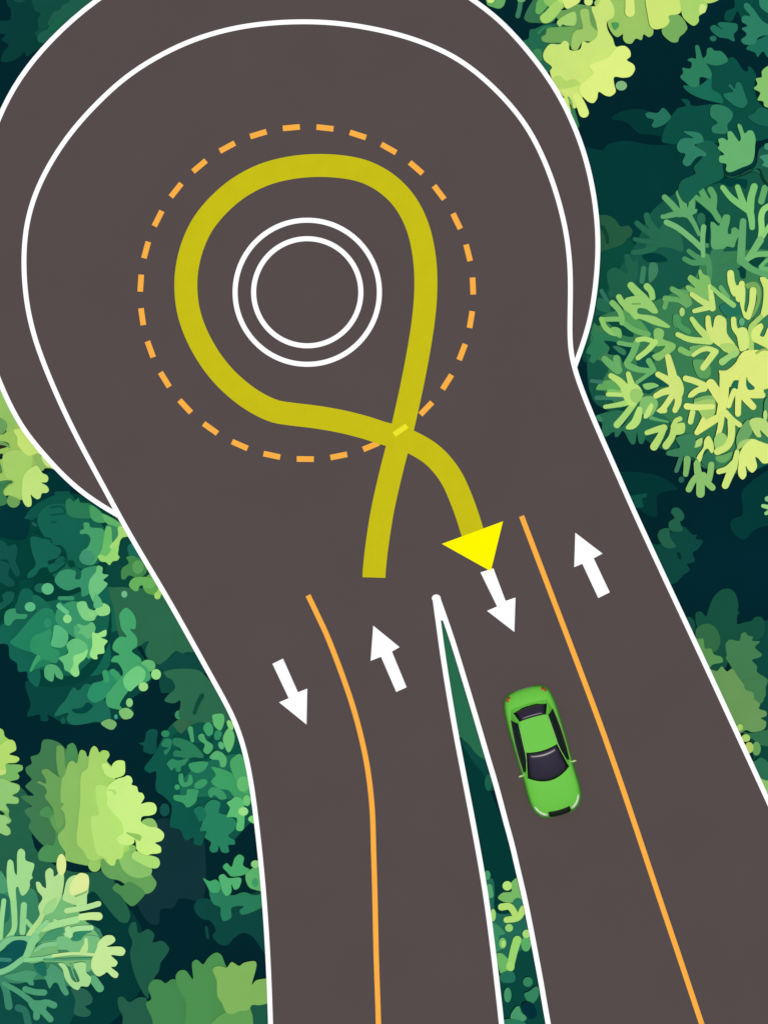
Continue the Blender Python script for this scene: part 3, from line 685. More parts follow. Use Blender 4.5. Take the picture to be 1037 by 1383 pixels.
p #175747 818,395 838,360 855,335 866,312 880,285 910,262 940,252 1060,240 1060,600 1000,640 930,620 880,600 830,560 800,540 792,480 800,430
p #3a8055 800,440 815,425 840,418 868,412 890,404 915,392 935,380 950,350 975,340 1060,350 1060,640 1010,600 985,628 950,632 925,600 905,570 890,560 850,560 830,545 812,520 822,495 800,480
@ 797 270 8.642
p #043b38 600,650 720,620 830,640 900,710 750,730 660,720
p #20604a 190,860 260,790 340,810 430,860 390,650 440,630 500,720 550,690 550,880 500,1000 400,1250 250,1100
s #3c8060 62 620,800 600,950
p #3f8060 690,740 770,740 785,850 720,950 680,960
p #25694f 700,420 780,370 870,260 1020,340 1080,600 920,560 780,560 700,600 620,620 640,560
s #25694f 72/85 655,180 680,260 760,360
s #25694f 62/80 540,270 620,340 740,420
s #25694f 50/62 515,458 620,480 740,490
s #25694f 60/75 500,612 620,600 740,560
@ 907 240 7.977
p #043f38 260,270 400,370 480,430 480,530 420,470 400,700 350,750 360,500 290,400
p #043f3e 400,80 500,30 800,20 790,120 700,60 640,100 520,60
p #063f3a 680,960 780,940 790,1080 740,1080 720,1000
p #0a4438 820,880 1000,850 930,970 880,960
o #2a6c50 315,445 46,68
p #377d57 430,770 560,770 480,950 560,930 690,880 740,950 680,1000 600,1200 430,1200 400,1000
s #4a935f 50/70 180,790 260,850 390,910
s #4a935f 55/70 135,875 220,915 350,905
s #4a935f 70/60 370,850 400,960 400,1080
s #62a86a 62/75 -80,210 0,290 80,390
s #62a86a 72/85 75,165 110,250 130,360
s #62a86a 62/80 215,190 215,280 200,370
p #5fa56c -70,390 40,360 160,340 270,340 260,380 220,400 220,480 150,430 0,420 -90,420
s #5fa56c 60/40 190,420 240,500 290,610
s #5fa56c 50/30 -100,420 -20,415 80,400
p #5ba567 270,200 330,260 460,200 480,340 530,430 540,500 480,470 420,380 330,300
s #5ba567 50/60 215,180 300,240 400,320
s #5ba567 66/85 312,130 350,210 400,300
s #5ba567 70 415,130 450,200 445,320
s #75b875 62 -60,480 60,540 200,650 320,760
s #75b875 60/48 340,530 330,640 335,840
o #4a935f 375,730 22,26
p #5ea668 415,480 450,480 500,520 530,460 560,400 620,405 622,470 600,560 605,605 635,600 640,550 680,535 725,580 720,620 690,680 665,750 590,740 560,765 430,760 420,600
s #62a86c 70/90 765,470 755,620 740,900
s #7cc474 55/75 545,105 640,220 820,350
s #7cc474 58/70 705,100 740,200 780,310
s #7cc474 75/85 885,95 850,220 840,350
s #7cc474 85/60 830,330 855,440 862,535
s #62ac6c 70 1000,110 960,255
s #93d47c 66 1080,290 990,340 960,420 965,560 950,680
s #8ccf78 60/45 1080,480 1020,560 975,640
s #74b870 80/60 950,670 880,780 820,860
s #74ba70 60 800,880 900,830 1080,820
s #5da86a 80/60 750,900 850,980 1080,1070
s #6ab872 40 950,960 1010,900 1080,850
s #6ab872 50 960,975 1080,1000
@ 780 370 7.407
p #0c4a3c 150,420 420,430 450,380 560,620 420,600 290,480 200,520
o #20604c 335,195 35,40
s #2f7260 44 235,170 300,290
p #25694f 200,240 250,250 310,300 325,385 190,350
p #2d7a55 140,560 200,590 330,600 420,680 300,680 300,750 210,830 160,890 110,870 130,810 80,790 120,700 150,640 130,600
p #083c3a 260,670 420,690 540,740 520,840 460,900 420,820 300,800 320,740
p #377a58 350,725 400,722 480,770 470,812 430,800 390,770
o #1b4a4a 165,1070 58,24,6
p #15564a 600,850 760,780 740,960 660,960 600,920
p #155548 600,1090 780,1000 920,1110 800,1140 720,1200 640,1180
p #2a7355 640,480 720,500 770,600 740,620 690,560
s #6cb269 45 410,690 540,710 600,700
s #6cb269 70/60 585,690 550,790 490,890
p #6cb269 460,880 520,890 620,930 740,950 740,990 600,985 480,940
s #6cb269 62/50 710,870 760,960
s #6cb269 40 740,980 590,1085
s #68ad68 66/90 265,850 330,910 400,960
s #68ad68 72 385,845 400,950
o #7cc46a 375,1150 90,70
p #549a58 450,360 580,450 640,480 720,610 620,600 520,540 450,480
s #6cb066 50/60 460,490 560,560 700,605
s #7fbf6a 62/50 345,290 410,360 440,440 440,490
s #7fbf6a 50 235,455 330,452 425,452
s #8cc86c 50/60 235,450 270,530 330,580 410,600
p #7fbf6a 330,540 380,530 430,560 430,640 370,610
s #97cd70 72/90 530,115 590,180 660,250
s #97cd70 70/60 690,125 730,170 745,235
p #97cd70 470,250 560,220 640,210 720,250 800,370 790,395 740,390 680,350 600,345 600,395 700,410 780,430 920,520 910,540 820,525 740,500 620,450 570,455 520,400 450,340
s #97cd70 60 410,230 440,280 490,330
s #7aa858 18 545,300 620,297
p #87c069 760,560 800,540 855,565 860,610 850,650 970,700 970,750 880,820 800,870 740,820 830,770 870,720 780,720 760,640
s #b2de78 50 595,660 660,650 730,665
s #b2de78 62/50 770,680 700,760 600,840
s #5fa866 55/60 940,150 1000,180 1080,190
s #62aa66 50 875,240 950,250 1080,260
s #62aa66 50 870,240 880,280 865,335
o #509860 990,470 45,72
@ 780 490 7.407
p #60a65c 180,265 220,200 320,170 420,200 430,270 330,260 290,270 230,275
s #387565 40 135,180 230,192
s #3b7a60 46 185,350 500,350
p #286c50 180,530 400,470 500,470 620,400 900,560 900,650 700,700 650,810 610,800 590,700 570,810 530,810 450,680 400,740 370,740 360,690 280,740 240,700 240,600 200,580
s #3a8462 40 200,540 230,570
p #0b4438 400,470 480,440 560,440 500,560 440,640 400,640 500,500
p #7fba6c 640,350 760,340 800,420 720,540 620,480
s #b8df76 56/90 330,130 420,190 500,290
s #b8df76 50/80 503,110 530,200 570,290
s #b8df76 44 300,315 400,318 500,325
s #a6d674 42/60 272,440 400,420 540,385
s #a6d674 70/60 390,620 460,540 560,410
p #b8df76 430,230 580,210 650,310 600,400 540,440 470,380
p #98ca6b 540,270 600,260 650,300 650,330 600,400 540,380 520,320
p #b8e078 600,440 640,450 640,520 620,600 560,660 490,665 480,640 540,570
p #bfe27c 730,400 755,430 740,480 700,550 660,555 660,520
p #86c26e 650,215 750,200 810,230 750,255 690,270 655,245
s #5da463 40/20 730,550 800,570 900,590
s #cfe37c 60/100 900,-60 930,60 960,200
s #cfe37c 56/80 800,115 880,160 970,220
s #cfe37c 56/80 780,330 860,290 980,270
s #cfe37c 56/60 830,480 880,420 940,330
p #cfe37c 785,485 820,450 880,440 890,490 860,505
s #cfe37c 56/80 970,475 1000,400 1000,300
p #cfe37c 920,180 1000,130 1060,260 1020,360 920,330
s #b8dc74 50/70 690,700 780,670 860,650
s #b8dc74 78/60 760,840 820,740 860,650
s #b8dc74 74/60 880,830 940,740 960,640
p #b8dc74 930,640 1060,600 1060,700 960,715
s #b8dc74 50 950,640 980,580 1020,560
s #4a8b68 45 900,905 980,880 1060,870
s #4a8b68 42 980,1080 1030,930
@ 900 350 7.569
p #24735a 540,480 720,430 760,560 700,580 620,600
o #5fb080 765,640 30,40
s #4d985d 60 90,590 130,680 220,740
p #5d9f5e 270,1030 400,1040 450,1130 430,1210 330,1210 280,1120
s #7fba68 66/50 140,925 240,965 330,900
p #73b065 230,900 320,880 420,880 340,930 260,960
s #6bb06a 50 550,290 620,390
s #68a862 56/70 60,310 130,350 200,420
p #68a862 -40,390 80,395 130,400 200,350 260,450 200,500 170,480 100,440 -40,430
o #a8d27a 155,540 28,46
p #80bb65 210,200 240,160 330,210 320,120 345,105 370,150 430,180 450,250 420,440 370,420 300,370 230,340 190,290 210,265 290,295 240,240
s #c3e07a 50/70 255,360 340,420 430,470
s #c3e07a 46/60 280,530 360,510 460,485
s #c3e07a 40/70 440,275 455,380 465,500
s #93cc72 40/56 460,290 560,380 680,470
p #76a85b 790,260 900,230 960,300 950,450 900,560 860,610 920,400 880,300 820,300
s #cfe67c 70/80 650,145 660,240 700,340
s #cfe67c 60/80 765,250 750,340 740,400
p #cfe67c 640,280 700,270 790,270 800,400 790,520 820,560 830,600 790,600 750,470 730,400 670,370
s #cfe67c 70/60 880,320 870,450 830,590
p #cfe57a 950,190 1010,190 1100,300 1100,500 1010,580 950,620 980,450 985,300
s #a8cf6c 50/60 960,590 900,650 860,700 860,920
s #cfe67c 56/60 680,615 690,700 740,780 760,880
p #cfe67c 720,720 770,695 820,720 835,900 750,940 730,820
p #d5e87c 860,780 880,710 960,655 985,690 950,780 990,790 1030,700 1100,620 1100,950 1000,900 920,860 880,840
s #b8dc75 48/80 255,610 320,700 430,810
s #b8dc75 50/70 110,770 230,820 440,840
s #cfe27a 52/80 420,600 430,700 480,800
p #cfe27a 490,600 520,575 560,580 605,620 615,760 700,880 700,950 600,950 540,900 460,840 440,800 470,700
p #aed26e 540,880 640,860 710,890 740,960 680,1010 620,960
s #c8e27a 40/60 270,980 350,930 420,915 500,945
s #c8e27a 62/70 370,1110 430,1030 490,950
s #9ccf75 74/50 565,1050 620,1010 700,960
p #dbe77e 530,1140 560,1140 620,1130 700,1060 740,990 790,940 860,930 960,930 1100,960 1100,1300 600,1300 560,1230
s #93b45e 26/20 915,960 980,925 1080,935
s #7c9c52 22/26 915,1045 1090,1045
o #a8bc5a 890,1150 18,12
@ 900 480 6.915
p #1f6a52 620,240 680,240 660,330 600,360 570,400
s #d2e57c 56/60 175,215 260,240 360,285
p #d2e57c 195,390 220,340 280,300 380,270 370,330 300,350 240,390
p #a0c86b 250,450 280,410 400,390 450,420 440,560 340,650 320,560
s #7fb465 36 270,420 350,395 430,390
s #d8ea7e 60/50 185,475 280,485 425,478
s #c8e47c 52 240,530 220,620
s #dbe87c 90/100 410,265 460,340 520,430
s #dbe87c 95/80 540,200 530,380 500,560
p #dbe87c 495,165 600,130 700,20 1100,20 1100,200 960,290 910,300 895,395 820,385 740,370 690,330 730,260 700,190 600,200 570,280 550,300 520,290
p #2a6f52 745,200 760,240 790,270 820,300 810,320 760,320 740,280
s #dbe87c 60/50 500,570 400,640 280,720
s #dbe87c 44/40 340,600 310,660 275,720
p #dbe87c 290,690 340,620 500,540 480,600 400,670
s #dbe87c 60/80 715,180 700,280 700,370
s #dbe87c 80/60 690,340 750,420 805,480
s #dbe87c 60/56 670,340 665,450 663,545
s #dbe87c 50/50 630,330 600,400 575,470
s #dbe87c 60 720,350 800,370 890,370
s #d5e67c 60/46 540,530 610,600 680,650
s #d5e67c 60/44 510,560 500,660 475,760
p #9ccc6e 440,780 500,720 560,760 540,860 470,900
p #67a65f 440,950 520,930 610,900 590,960 540,1000 480,995
s #cfe57a 70/64 600,600 600,760 560,850 470,900
p #2f7050 320,980 400,880 460,980 440,1080 380,1060
p #a9cf72 255,860 270,800 330,770 320,840
p #cfe57a 265,1000 290,930 340,860 350,790 390,750 430,810 440,880 420,915 380,870 350,890 310,1000
p #3a7d55 80,780 130,750 230,730 270,800 250,900 300,1000 240,950 150,950 0,930 10,890 120,860
s #8abf6b 60/80 280,1010 290,1090 310,1160
s #8abf6b 56/60 280,1130 240,1180 205,1250
s #8abf6b 80 315,1150 313,1290
s #8abf6b 64/60 340,1120 380,1190 425,1235
s #8abf6b 56/62 415,1020 405,1100 390,1160
s #7eb566 66/50 190,970 185,1040 175,1110
s #3f7b5c 42 130,960 90,1075
o #275f50 135,1160 28,30
s #cce37a 44/70 655,900 640,980 620,1050
s #cce37a 60/50 630,1000 560,1060 485,1085
s #cce37a 80/66 620,1040 580,1130 545,1215
p #6ba463 650,760 700,660 760,600 800,700 740,800 660,860
p #a5cb70 650,880 690,800 800,780 700,860
p #d9ea7e 680,910 730,830 800,780 860,800 950,830 1080,850 1080,980 1000,990 900,1010 850,960 825,950 842,1040 800,1095 760,1070 735,1030 742,1120 705,1160 665,1110 670,1000
p #b8d877 770,610 840,580 930,610 960,700 900,690 870,700 880,760 840,760 800,700
s #b8d877 50 890,680 970,760
o #4a8f5c 945,480 40,90
o #b8dc7c 918,560 20,50
T dark_shrub|shrub|0.3|0.9|858,677|tiny dark teal shrub at the right road edge below the feathery tree
@ 840 650 5.264
p #0f4f44 20,90 60,100 175,85 170,110 140,125 150,180 110,190 40,160
T dark_shrub|shrub|0.5|1.8|905,735|dark green shrub with curling paler top at the right road edge
@ 840 650 5.264
p #0f4740 200,440 240,450 300,430 330,370 430,320 500,380 530,380 520,410 570,420 540,480 500,510 515,570 460,590 480,630 430,670 380,720 300,740 250,560
s #06332f 22 400,515 410,545
p #23604a 345,220 360,190 400,190 435,230 435,270 410,290 430,350 340,350 330,290 370,260
p #23604a 250,380 270,345 330,335 340,400 380,460 360,475 300,470 260,420
T light_shrub|shrub|1.0|1.8|1050,682|pale sprig at the right picture edge, below the large feathery tree
@ 840 650 5.264
s #7fc08a 30/40 1100,120 1060,125 1030,125
s #9fd68a 26/40 998,175 1040,185 1100,200
s #8fca86 26/40 1020,228 1060,210 1100,200
T broadleaf_tree|tree|0.5|3.4|1010,930|mid green tree with layered lobes beside the right road edge
@ 900 770 7.569
p #0d463d 700,700 900,560 1100,520 1200,900 1200,2100 1000,2500 850,1700 800,1200
p #155044 190,490 240,480 280,520 290,600 260,640
p #17503f 290,480 300,430 350,425 400,470 430,380 480,270 560,200 640,190 700,240 730,350 725,420 742,435 722,460 720,550 800,530 860,520 900,480 960,480 1000,540 980,680 900,720 650,760 600,1000 400,1000 350,700 300,560
p #336b47 290,620 350,560 440,550 520,620 545,740 500,830 400,840 320,740
p #5a9455 270,680 310,700 370,700 390,800 450,800 480,860 560,890 570,940 460,970 400,1060
p #427c4f 600,750 640,710 740,720 760,650 800,635 830,670 880,680 870,720 950,730 900,790 970,860 950,890 870,920 920,980 920,1040 1030,1120 1010,1200 1000,1300 800,1400 700,1080 640,960 600,900 610,870 600,800
@ 940 920 7.68
p #427c4f 480,0 720,-10 700,80 680,120 700,180 670,230 600,240 540,120
@ 0 0 1
p #69985a 955,903 962,905 968,906 974,900 981,907 988,903 996,914 1004,925 1006,931 1017,936 1018,944 1026,951 1024,957 1034,961 1034,967 1027,970 1034,975 1031,985 1015,989 1007,986 998,990 975,960
@ 940 920 7.68
p #316d4c 480,530 560,540 830,500 830,660 650,660 580,600
o #66a05c 620,700 46,72
o #a9cf6c 450,480 32,35
o #a9cf6c 512,590 45,40
o #b5cc66 545,690 46,58
p #2a6e50 560,820 600,830 660,790 740,840 830,1020 720,1030 640,980
p #8cc26e 640,1000 720,1030 840,1030 840,1300 750,1180
T columnar_shrub|shrub|0.4|1.4|612,930|smooth mid green hedge filling the narrow tip of the wedge between the roads
@ 560 780 2.2935
p #0e4a44 140,500 200,550 240,590 260,650 210,662 170,655
p #296e51 60,60 80,55 250,570 200,555 165,515 120,470 90,300
o #1c6450 228,635 12,26
T leafy_tree|tree|0.5|3.4|695,1310|leafy tree of bright and teal clumps filling the wide end of the wedge
@ 640 1150 5.933
p #0b4841 170,560 330,520 460,640 560,1100 700,1550 200,1550 180,1000
p #236b5a 60,200 120,215 150,220 165,330 160,450 200,500 380,500 460,640 440,760 360,800 300,880 240,990 180,900 100,560
o #48a070 105,190 26,38
s #55a873 50 120,285 130,350
p #3c9068 130,570 190,590 250,660 200,680 220,780 160,800
o #a5dd78 152,510 22,50
p #7bbd6b 390,190 340,210 290,260 300,320 230,330 190,370 230,400 300,410 440,400
o #2e7b60 350,425 44,54
s #b6e377 58/50 220,445 280,440 310,470 335,520
s #b6e377 56/50 395,460 350,530 260,548
o #b8e87f 265,275 38,38
o #94d473 280,612 32,32
o #74c575 228,735 30,44
o #b0e27a 235,740 18,28
p #6cb968 180,820 230,820 290,900 260,960 215,985
s #9ad972 70/60 345,710 320,790 295,900
o #a3dc76 290,920 34,42
o #5cb068 415,740 40,62
o #a8e07c 418,660 32,34
p #23705a 200,1010 230,970 300,960 330,1000 320,1045 230,1050
o #34855f 430,1045 40,40
p #34855f 400,1140 440,1120 500,1080 520,1120 505,1180 460,1220 420,1190
o #459568 268,1150 30,60
p #04303a 380,1240 430,1200 480,1230 500,1320 440,1340
p #49986a 290,1320 330,1250 360,1240 380,1290 420,1330 400,1360 310,1360
p #2a7a5a 230,1350 400,1365 430,1450 240,1480
'''
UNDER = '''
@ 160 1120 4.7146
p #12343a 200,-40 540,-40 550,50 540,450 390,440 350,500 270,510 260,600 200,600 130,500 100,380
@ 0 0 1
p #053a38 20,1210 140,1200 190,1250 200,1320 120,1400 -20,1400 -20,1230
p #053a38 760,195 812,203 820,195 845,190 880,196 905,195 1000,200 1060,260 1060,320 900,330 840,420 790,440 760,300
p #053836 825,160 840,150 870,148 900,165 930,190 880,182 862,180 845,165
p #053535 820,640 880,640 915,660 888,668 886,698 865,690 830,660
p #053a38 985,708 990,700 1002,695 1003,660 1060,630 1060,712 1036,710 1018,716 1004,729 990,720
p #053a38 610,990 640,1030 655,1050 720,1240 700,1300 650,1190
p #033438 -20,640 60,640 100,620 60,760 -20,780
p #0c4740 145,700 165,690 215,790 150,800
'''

def parse(block):
    """leaf clumps of one plant: (colour, outline)"""
    fx, fy, fs = 0, 0, 1
    out = []
    for ln in block.strip().splitlines():
        t = ln.split()
        if t[0] == '@': fx, fy, fs = float(t[1]), float(t[2]), float(t[3]); continue
        pr = lambda s: [float(v) for v in s.split(',')]
        if t[0] == 'p':
            pts = crom([(fx+a/fs, fy+b/fs) for a, b in map(pr, t[2:])], 4)
        elif t[0] == 's':
            w = [float(v)/fs for v in t[2].split('/')]
            pts = stroke_outline([(fx+a/fs, fy+b/fs) for a, b in map(pr, t[3:])], w[0], w[-1])
        else:
            cx, cy = pr(t[2]); r = pr(t[3]); an = math.radians(r[2]) if len(r) > 2 else 0
            pts = []
            for k in range(20):
                u = k*math.pi/10; x, y = r[0]*math.cos(u), r[1]*math.sin(u)
                pts.append((fx+(cx+x*math.cos(an)-y*math.sin(an))/fs, fy+(cy+x*math.sin(an)+y*math.cos(an))/fs))
        out.append((t[1], pts))
    return out

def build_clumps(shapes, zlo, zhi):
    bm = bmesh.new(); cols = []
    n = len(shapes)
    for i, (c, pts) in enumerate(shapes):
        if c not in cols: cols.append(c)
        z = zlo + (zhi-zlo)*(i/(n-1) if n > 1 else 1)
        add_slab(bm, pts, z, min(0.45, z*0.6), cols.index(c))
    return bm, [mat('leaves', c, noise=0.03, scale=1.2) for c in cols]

BARK = mat('bark', '#3a2f26', noise=0.2, scale=6)
def taper(bm, p, q, r0, r1, n=8):
    p, q = Vector(p), Vector(q); d = (q-p).normalized()
    u = d.orthogonal().normalized(); v = d.cross(u)
    A = [bm.verts.new(p+(u*math.cos(k*2*math.pi/n)+v*math.sin(k*2*math.pi/n))*r0) for k in range(n)]
    B = [bm.verts.new(q+(u*math.cos(k*2*math.pi/n)+v*math.sin(k*2*math.pi/n))*r1) for k in range(n)]
    for k in range(n): bm.faces.new((A[k], A[(k+1) % n], B[(k+1) % n], B[k]))
    bm.faces.new(A[::-1]); bm.faces.new(B)

def move_under(o, root):
    o.data.transform(Matrix.Translation(-Vector(root.location))); o.parent = root

rnd = random.Random(4)
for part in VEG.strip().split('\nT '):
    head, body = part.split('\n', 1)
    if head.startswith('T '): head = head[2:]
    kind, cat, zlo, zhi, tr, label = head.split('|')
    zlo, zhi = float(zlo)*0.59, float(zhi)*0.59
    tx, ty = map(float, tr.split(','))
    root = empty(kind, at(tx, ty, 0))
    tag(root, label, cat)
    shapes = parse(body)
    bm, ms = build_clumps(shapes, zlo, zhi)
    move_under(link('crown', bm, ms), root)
    bm = bmesh.new()
    base = Vector(at(tx, ty, 0)); fork = Vector(at(tx, ty, zlo))-Vector((0, 0, min(0.3, zlo*0.6)))
    big = cat == 'tree'
    taper(bm, base-Vector((0, 0, 0.1)), fork, 0.16 if big else 0.06, 0.10 if big else 0.04)
    for k in range(6 if big else 4):
        a = k*math.pi/3+rnd.random(); r = (0.6 if big else 0.2)*(0.6+0.4*rnd.random())
        z1 = zlo - 0.14
        taper(bm, fork-Vector((0, 0, 0.08)), fork+Vector((math.cos(a)*r*0.8, math.sin(a)*r*0.8, max(0.03, z1-fork.z))), 0.05 if big else 0.02, 0.02 if big else 0.01, 6)
    move_under(link('trunk', bm, BARK), root)

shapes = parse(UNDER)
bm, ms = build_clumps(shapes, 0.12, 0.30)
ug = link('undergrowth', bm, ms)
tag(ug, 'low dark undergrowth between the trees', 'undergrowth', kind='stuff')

# ---------------------------------------------------------------- the green saloon car
GREEN = mat('green_car_paint', '#6ac545', rough=0.55, spec=0.08, noise=0.01)
PALE = mat('pale_green_mirror_highlight', '#b4d48c', rough=0.4, spec=0.3, noise=0)  # door mirrors, and the painted highlights on roof and sills
GLASS = mat('dark_tinted_glass', '#2d2537', rough=0.36, spec=0.4, noise=0)
SIDEGLASS = mat('green_black_glass', '#07241a', rough=0.3, spec=0.3, noise=0)
SEAL = mat('black_window_seal', '#0a120c', rough=0.6, spec=0.2, noise=0)
BLACK = mat('black_plastic', '#0c1a08', rough=0.7, spec=0.2, noise=0)
LAMP = mat('clear_lamp', '#cfe6c0', rough=0.2, spec=0.5, noise=0)
RED = mat('red_lamp', '#b4461c', rough=0.3, spec=0.5, noise=0)
TYRE = mat('tyre_rubber', '#141414', rough=0.9, spec=0.1, noise=0.05)
RIM = mat('alloy_rim', '#a8a8a8', rough=0.35, metal=0.8, noise=0)

th = math.radians(16.0)
car = empty('car', at(732.2, 1015.3, ZD)[:2]+(ZD,))
# local axes: x to the car's left in plan (picture right), y towards its nose (picture down)
car.rotation_euler = (0, 0, math.pi + th)
tag(car, 'green saloon car driving down the right carriageway, dark windscreen towards the bottom', 'car')
# after the half turn local +y points down the picture; local +x points to picture left

def interp(tab, v):
    for (a, x), (b, y) in zip(tab, tab[1:]):
        if v <= b:
            t = (v-a)/(b-a); t = t*t*(3-2*t) if False else t
            return x+(y-x)*t
    return tab[-1][1]
HALF = [(-2.26,.40),(-2.24,.50),(-2.18,.62),(-2.08,.72),(-1.95,.79),(-1.7,.84),(-1.3,.87),(-0.5,.88),(0.3,.87),(0.9,.86),(1.3,.87),(1.6,.865),(1.85,.82),(2.0,.75),(2.12,.65),(2.2,.52),(2.26,.38)]
TOP = [(-2.26,.74),(-2.15,.86),(-1.9,.95),(-1.5,.99),(-0.5,.98),(0.5,.97),(1.0,.97),(1.5,.90),(1.9,.80),(2.1,.72),(2.26,.62)]
HALF = [(v, w*1.035) for v, w in HALF]
def loft(bm, secs, close_ends=True, mi=0):
    rows = [[bm.verts.new(p) for p in s] for s in secs]
    n = len(rows[0])
    for a, b in zip(rows, rows[1:]):
        for i in range(n):
            j = (i+1) % n
            f = bm.faces.new((a[i], b[i], b[j], a[j])); f.smooth = True; f.material_index = mi
    if close_ends:
        bm.faces.new(rows[0]); bm.faces.new(rows[-1][::-1])
    bmesh.ops.recalc_face_normals(bm, faces=bm.faces)
stations = [-2.26,-2.24,-2.18,-2.08,-1.95,-1.8,-1.6,-1.4,-1.1,-0.8,-0.4,0,0.4,0.8,1.05,1.3,1.5,1.7,1.85,1.95,2.05,2.12,2.2,2.26]
secs = []
for v in stations:
    w, h = interp(HALF, v), interp(TOP, v)
    prof = [(.80*w,.20),(.96*w,.30),(1.0*w,.50),(1.0*w,.66*h+.02),(.985*w,h-.16),(.94*w,h-.07),(.84*w,h-.02),(.55*w,h+.015),(.25*w,h+.025),(0,h+.028)]
    secs.append([(x, v, z) for x, z in prof] + [(-x, v, z) for x, z in prof[-2::-1]])
bm = bmesh.new(); loft(bm, secs)
body = link('body', bm, GREEN, car)

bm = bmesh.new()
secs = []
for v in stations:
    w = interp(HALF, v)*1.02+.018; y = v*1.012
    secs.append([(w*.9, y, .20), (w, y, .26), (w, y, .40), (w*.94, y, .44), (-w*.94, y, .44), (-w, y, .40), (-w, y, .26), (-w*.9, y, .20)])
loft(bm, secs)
link('edge_shade_skirt', bm, mat('dark_green_edge_shade', '#3c7a2a', rough=.6, spec=.1, noise=0), car)  # added dark skirt, paints the shade round the body's lower edge

# cabin: painted shell up to the roof
def cab(v, t):
    """half width of the cabin at v, at relative height t"""
    return 0
base_o = [(-1.78,.50),(-1.72,.66),(-1.5,.74),(-1.0,.80),(-.3,.82),(.3,.81),(.75,.765),(.95,.60),(1.06,.30)]
roof_o = [(-1.27,.40),(-1.24,.485),(-1.12,.515),(-.85,.54),(-.5,.56),(-.25,.57),(-.08,.565),(-.03,.42),(0.0,.2)]
def outline(o, z, zc): return [(w, v, z) for v, w in o]+[(0, o[-1][0]+(.02), zc)]+[(-w, v, z) for v, w in o[::-1]]+[(0, o[0][0]-.02, zc)]
bm = bmesh.new()
rings_ = []
for t in (0, .06, .5, .92, 1.0):
    ring_ = []
    for a, b in zip(outline(base_o, .94, .96), outline(roof_o, 1.375, 1.385)):
        e = t if t < .92 else (0.975 if t < 1 else 1.06)
        k = min(1.0, e) if t < 1 else 1.0
        x, y = a[0]+(b[0]-a[0])*k, a[1]+(b[1]-a[1])*k
        z = a[2]+(b[2]-a[2])*(math.sin(min(t,1)*math.pi/2)*.15+t*.85)
        if t == 1.0: x *= .93; y = (y+.6)*.955-.6; z += .018
        ring_.append((x, y, z))
    rings_.append(ring_)
loft(bm, rings_)
cabin = link('roof', bm, GREEN, car)

def panel(name, grid, m, parent, thick=0.012, lift=0.006, label=None):
    """a curved sheet with real thickness; grid = rows of points"""
    bm = bmesh.new()
    R, K = len(grid), len(grid[0])
    P = [[Vector(p) for p in r] for r in grid]
    nrm = [[None]*K for _ in range(R)]
    for i in range(R):
        for j in range(K):
            du = P[i][min(j+1, K-1)]-P[i][max(j-1, 0)]
            dv = P[min(i+1, R-1)][j]-P[max(i-1, 0)][j]
            n = du.cross(dv).normalized()
            if n.z < 0: n = -n
            nrm[i][j] = n
    up = [[bm.verts.new(P[i][j]+nrm[i][j]*(lift+thick)) for j in range(K)] for i in range(R)]
    dn = [[bm.verts.new(P[i][j]+nrm[i][j]*(lift-thick)) for j in range(K)] for i in range(R)]
    for i in range(R-1):
        for j in range(K-1):
            for g, s in ((up, 1), (dn, -1)):
                q = [g[i][j], g[i][j+1], g[i+1][j+1], g[i+1][j]]
                f = bm.faces.new(q if s > 0 else q[::-1]); f.smooth = True
    border = [(0, j) for j in range(K)]+[(i, K-1) for i in range(1, R)]+[(R-1, j) for j in range(K-2, -1, -1)]+[(i, 0) for i in range(R-2, 0, -1)]
    for a, b in zip(border, border[1:]+border[:1]):
        bm.faces.new((up[a[0]][a[1]], up[b[0]][b[1]], dn[b[0]][b[1]], dn[a[0]][a[1]]))
    bmesh.ops.recalc_face_normals(bm, faces=bm.faces)
    return link(name, bm, m, parent)

def glass_grid(v0, w0, bow0, z0, v1, w1, bow1, z1, s=1.0, K=11, R=7, bulge=.03):
    """between an upper edge (v0..) and a lower edge (v1..), bowed along the middle; s<1 leaves a margin"""
    g = []
    for i in range(R):
        t = .5+(i/(R-1)-.5)*s; row = []
        for j in range(K):
            u = (j/(K-1)*2-1)*(s if s == 1 else s*1.0)
            w = w0+(w1-w0)*t
            y = (v0+bow0*(1-u*u))*(1-t)+(v1+bow1*(1-u*u))*t
            z = z0+(z1-z0)*t+bulge*math.sin(t*math.pi)*(1)+.02*(1-u*u)
            row.append((u*w, y, z))
        g.append(row)
    return g
ws = (-0.13,.55,.08,1.385, .73,.735,.29,.985)
fr = panel('windscreen', glass_grid(*ws, bulge=.025), SEAL, car, .012, .012)
panel('glass', glass_grid(*ws, s=.90, bulge=.025), GLASS, fr, .006, .03)
rw = (-1.22,.475,-.03,1.375, -1.585,.615,-.075,1.03)
fr = panel('rear_window', glass_grid(*rw, bulge=.045), SEAL, car, .012, .012)
panel('glass', glass_grid(*rw, s=.82, bulge=.045), GLASS, fr, .006, .03)
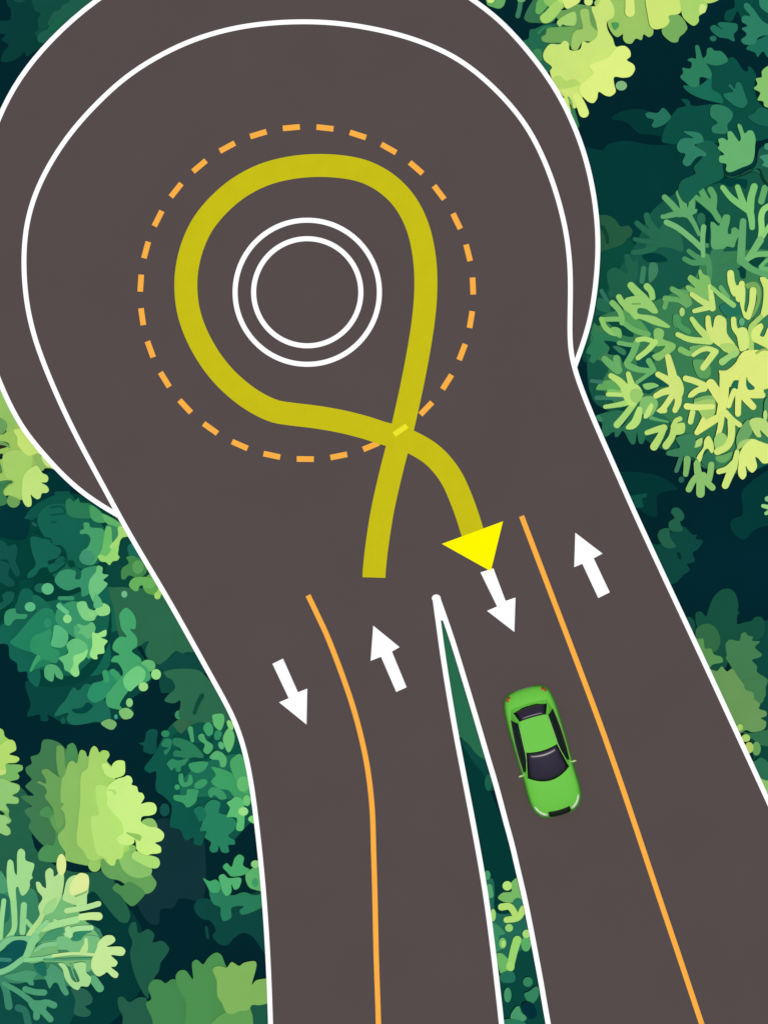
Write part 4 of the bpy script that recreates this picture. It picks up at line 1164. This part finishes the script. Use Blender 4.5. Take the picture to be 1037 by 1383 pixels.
for sx in (1, -1):
    g = []
    tops = [(-1.20,.600,1.29),(-.9,.615,1.33),(-.5,.640,1.345),(-.15,.655,1.34),(.12,.69,1.25),(.33,.75,1.12),(.50,.80,1.035)]
    bots = [(-1.36,.745,1.03),(-.98,.790,1.0),(-.55,.825,.99),(-.15,.835,.985),(.14,.832,.985),(.36,.822,.985),(.52,.812,.99)]
    for t in (0, .25, .5, .75, 1):
        g.append([(sx*((a[1]-.03)*(1-t)+b[1]*t+.012*math.sin(t*math.pi)), a[0]*(1-t)+b[0]*t, a[2]*(1-t)+b[2]*t) for a, b in zip(tops, bots)])
    w = panel('side_window', g, SIDEGLASS, car, .010, .012)
    bm = bmesh.new()
    pts = [(sx*(a[1]-.045), a[0], a[2]+.022) for a in tops]
    for p, q in zip(pts, pts[1:]): taper(bm, p, q, .016, .016, 6)
    link('window_seal', bm, SEAL, w)
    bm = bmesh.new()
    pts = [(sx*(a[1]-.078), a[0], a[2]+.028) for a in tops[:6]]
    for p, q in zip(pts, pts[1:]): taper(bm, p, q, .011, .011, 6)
    link('roof_highlight', bm, PALE, cabin)  # pale strip imitating the highlight along the roof side
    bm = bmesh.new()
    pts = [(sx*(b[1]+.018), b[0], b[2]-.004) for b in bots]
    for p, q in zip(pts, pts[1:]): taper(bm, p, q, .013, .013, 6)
    link('sill_highlight', bm, PALE, w)  # painted gleam along the window sill, built as a pale strip
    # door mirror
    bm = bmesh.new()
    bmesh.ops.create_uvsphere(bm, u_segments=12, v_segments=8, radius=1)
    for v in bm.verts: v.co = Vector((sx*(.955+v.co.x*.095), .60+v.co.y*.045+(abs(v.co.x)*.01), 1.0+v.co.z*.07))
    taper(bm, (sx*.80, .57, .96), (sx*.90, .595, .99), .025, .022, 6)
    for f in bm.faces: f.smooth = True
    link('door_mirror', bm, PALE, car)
    # head lamp, wrapping round the front corner
    def surf(u, v): 
        w, h = interp(HALF, v), interp(TOP, v)
        r = abs(u)/w
        prof = [(0,h+.028),(.25,h+.025),(.55,h+.015),(.84,h-.02),(.94,h-.07),(.985,h-.16),(1.0,.66*h+.02)]
        return (u, v, interp([(a, z) for a, z in prof], min(r, .999)))
    hl = [[surf(sx*u, v) for u, v in row] for row in (
        [(.44,2.115),(.53,2.06),(.62,1.985),(.70,1.88),(.765,1.74)],
        [(.46,2.165),(.56,2.105),(.655,2.02),(.735,1.90),(.80,1.77)],
        [(.47,2.20),(.575,2.14),(.675,2.05),(.755,1.93),(.815,1.80)])]
    panel('headlight', hl, LAMP, car, .008, .010)
    tl = [[surf(sx*u, v) for u, v in row] for row in (
        [(.54,-2.10),(.60,-2.05),(.66,-1.98)],
        [(.57,-2.15),(.635,-2.09),(.70,-2.0)],
        [(.585,-2.185),(.65,-2.12),(.73,-2.02)])]
    panel('tail_light', tl, RED, car, .008, .010)
    for wy in (-1.36, 1.42):
        bm = bmesh.new()
        prof = [(.205,.11),(.29,.115),(.325,.095),(.33,.06),(.33,-.06),(.325,-.095),(.29,-.115),(.205,-.11)]
        rows = []
        for k in range(28):
            a = k*2*math.pi/28
            rows.append([bm.verts.new((d, r*math.cos(a), r*math.sin(a))) for r, d in prof])
        for k in range(28):
            A, B = rows[k], rows[(k+1) % 28]
            for i in range(8): bm.faces.new((A[i], A[(i+1) % 8], B[(i+1) % 8], B[i]))
        bmesh.ops.recalc_face_normals(bm, faces=bm.faces)
        wheel = link('wheel', bm, TYRE, car); wheel.location = (sx*.755, wy, .332)
        bm = bmesh.new()
        taper(bm, (-.09, 0, 0), (.09, 0, 0), .207, .207, 28)
        for k in range(5):
            a = k*2*math.pi/5
            taper(bm, (sx*.10, 0, 0), (sx*.10, .19*math.cos(a), .19*math.sin(a)), .03, .02, 6)
        link('rim', bm, RIM, wheel)

def bumper(pts, z0, z1, name, m, inner):
    bm = bmesh.new()
    out_ = [bm.verts.new((x, y, z)) for z in (z1, z0) for x, y in pts]
    n = len(pts)
    inn = [bm.verts.new((x*.9, y*inner, z)) for z in (z1, z0) for x, y in pts]
    for i in range(n-1):
        bm.faces.new((out_[i], out_[i+1], out_[n+i+1], out_[n+i]))
        bm.faces.new((inn[i], out_[i], out_[i+1], inn[i+1]))
        bm.faces.new((inn[n+i], inn[n+i+1], out_[n+i+1], out_[n+i]))
    bm.faces.new((inn[0], inn[n], out_[n], out_[0])); bm.faces.new((inn[n-1], out_[n-1], out_[2*n-1], inn[2*n-1]))
    bmesh.ops.recalc_face_normals(bm, faces=bm.faces)
    return link(name, bm, m, car)
bumper([(-.42,2.19),(-.36,2.255),(-.2,2.285),(0,2.295),(.2,2.285),(.36,2.255),(.42,2.19)], .30, .66, 'grille', BLACK, .93)
g = [[surf(u*.385, 2.055+.035*(1-u*u)+.16*t) for u in (-1,-.75,-.5,-.25,0,.25,.5,.75,1)] for t in (0, .33, .66, 1)]
panel('bumper_intake', g, BLACK, car, .010, .012)
bumper([(-.66,-2.12),(-.5,-2.24),(-.25,-2.29),(0,-2.30),(.25,-2.29),(.5,-2.24),(.66,-2.12)], .28, .60, 'rear_bumper', mat('green_bumper_paint', '#3f7a2c', rough=.5, spec=.2, noise=0), .93)
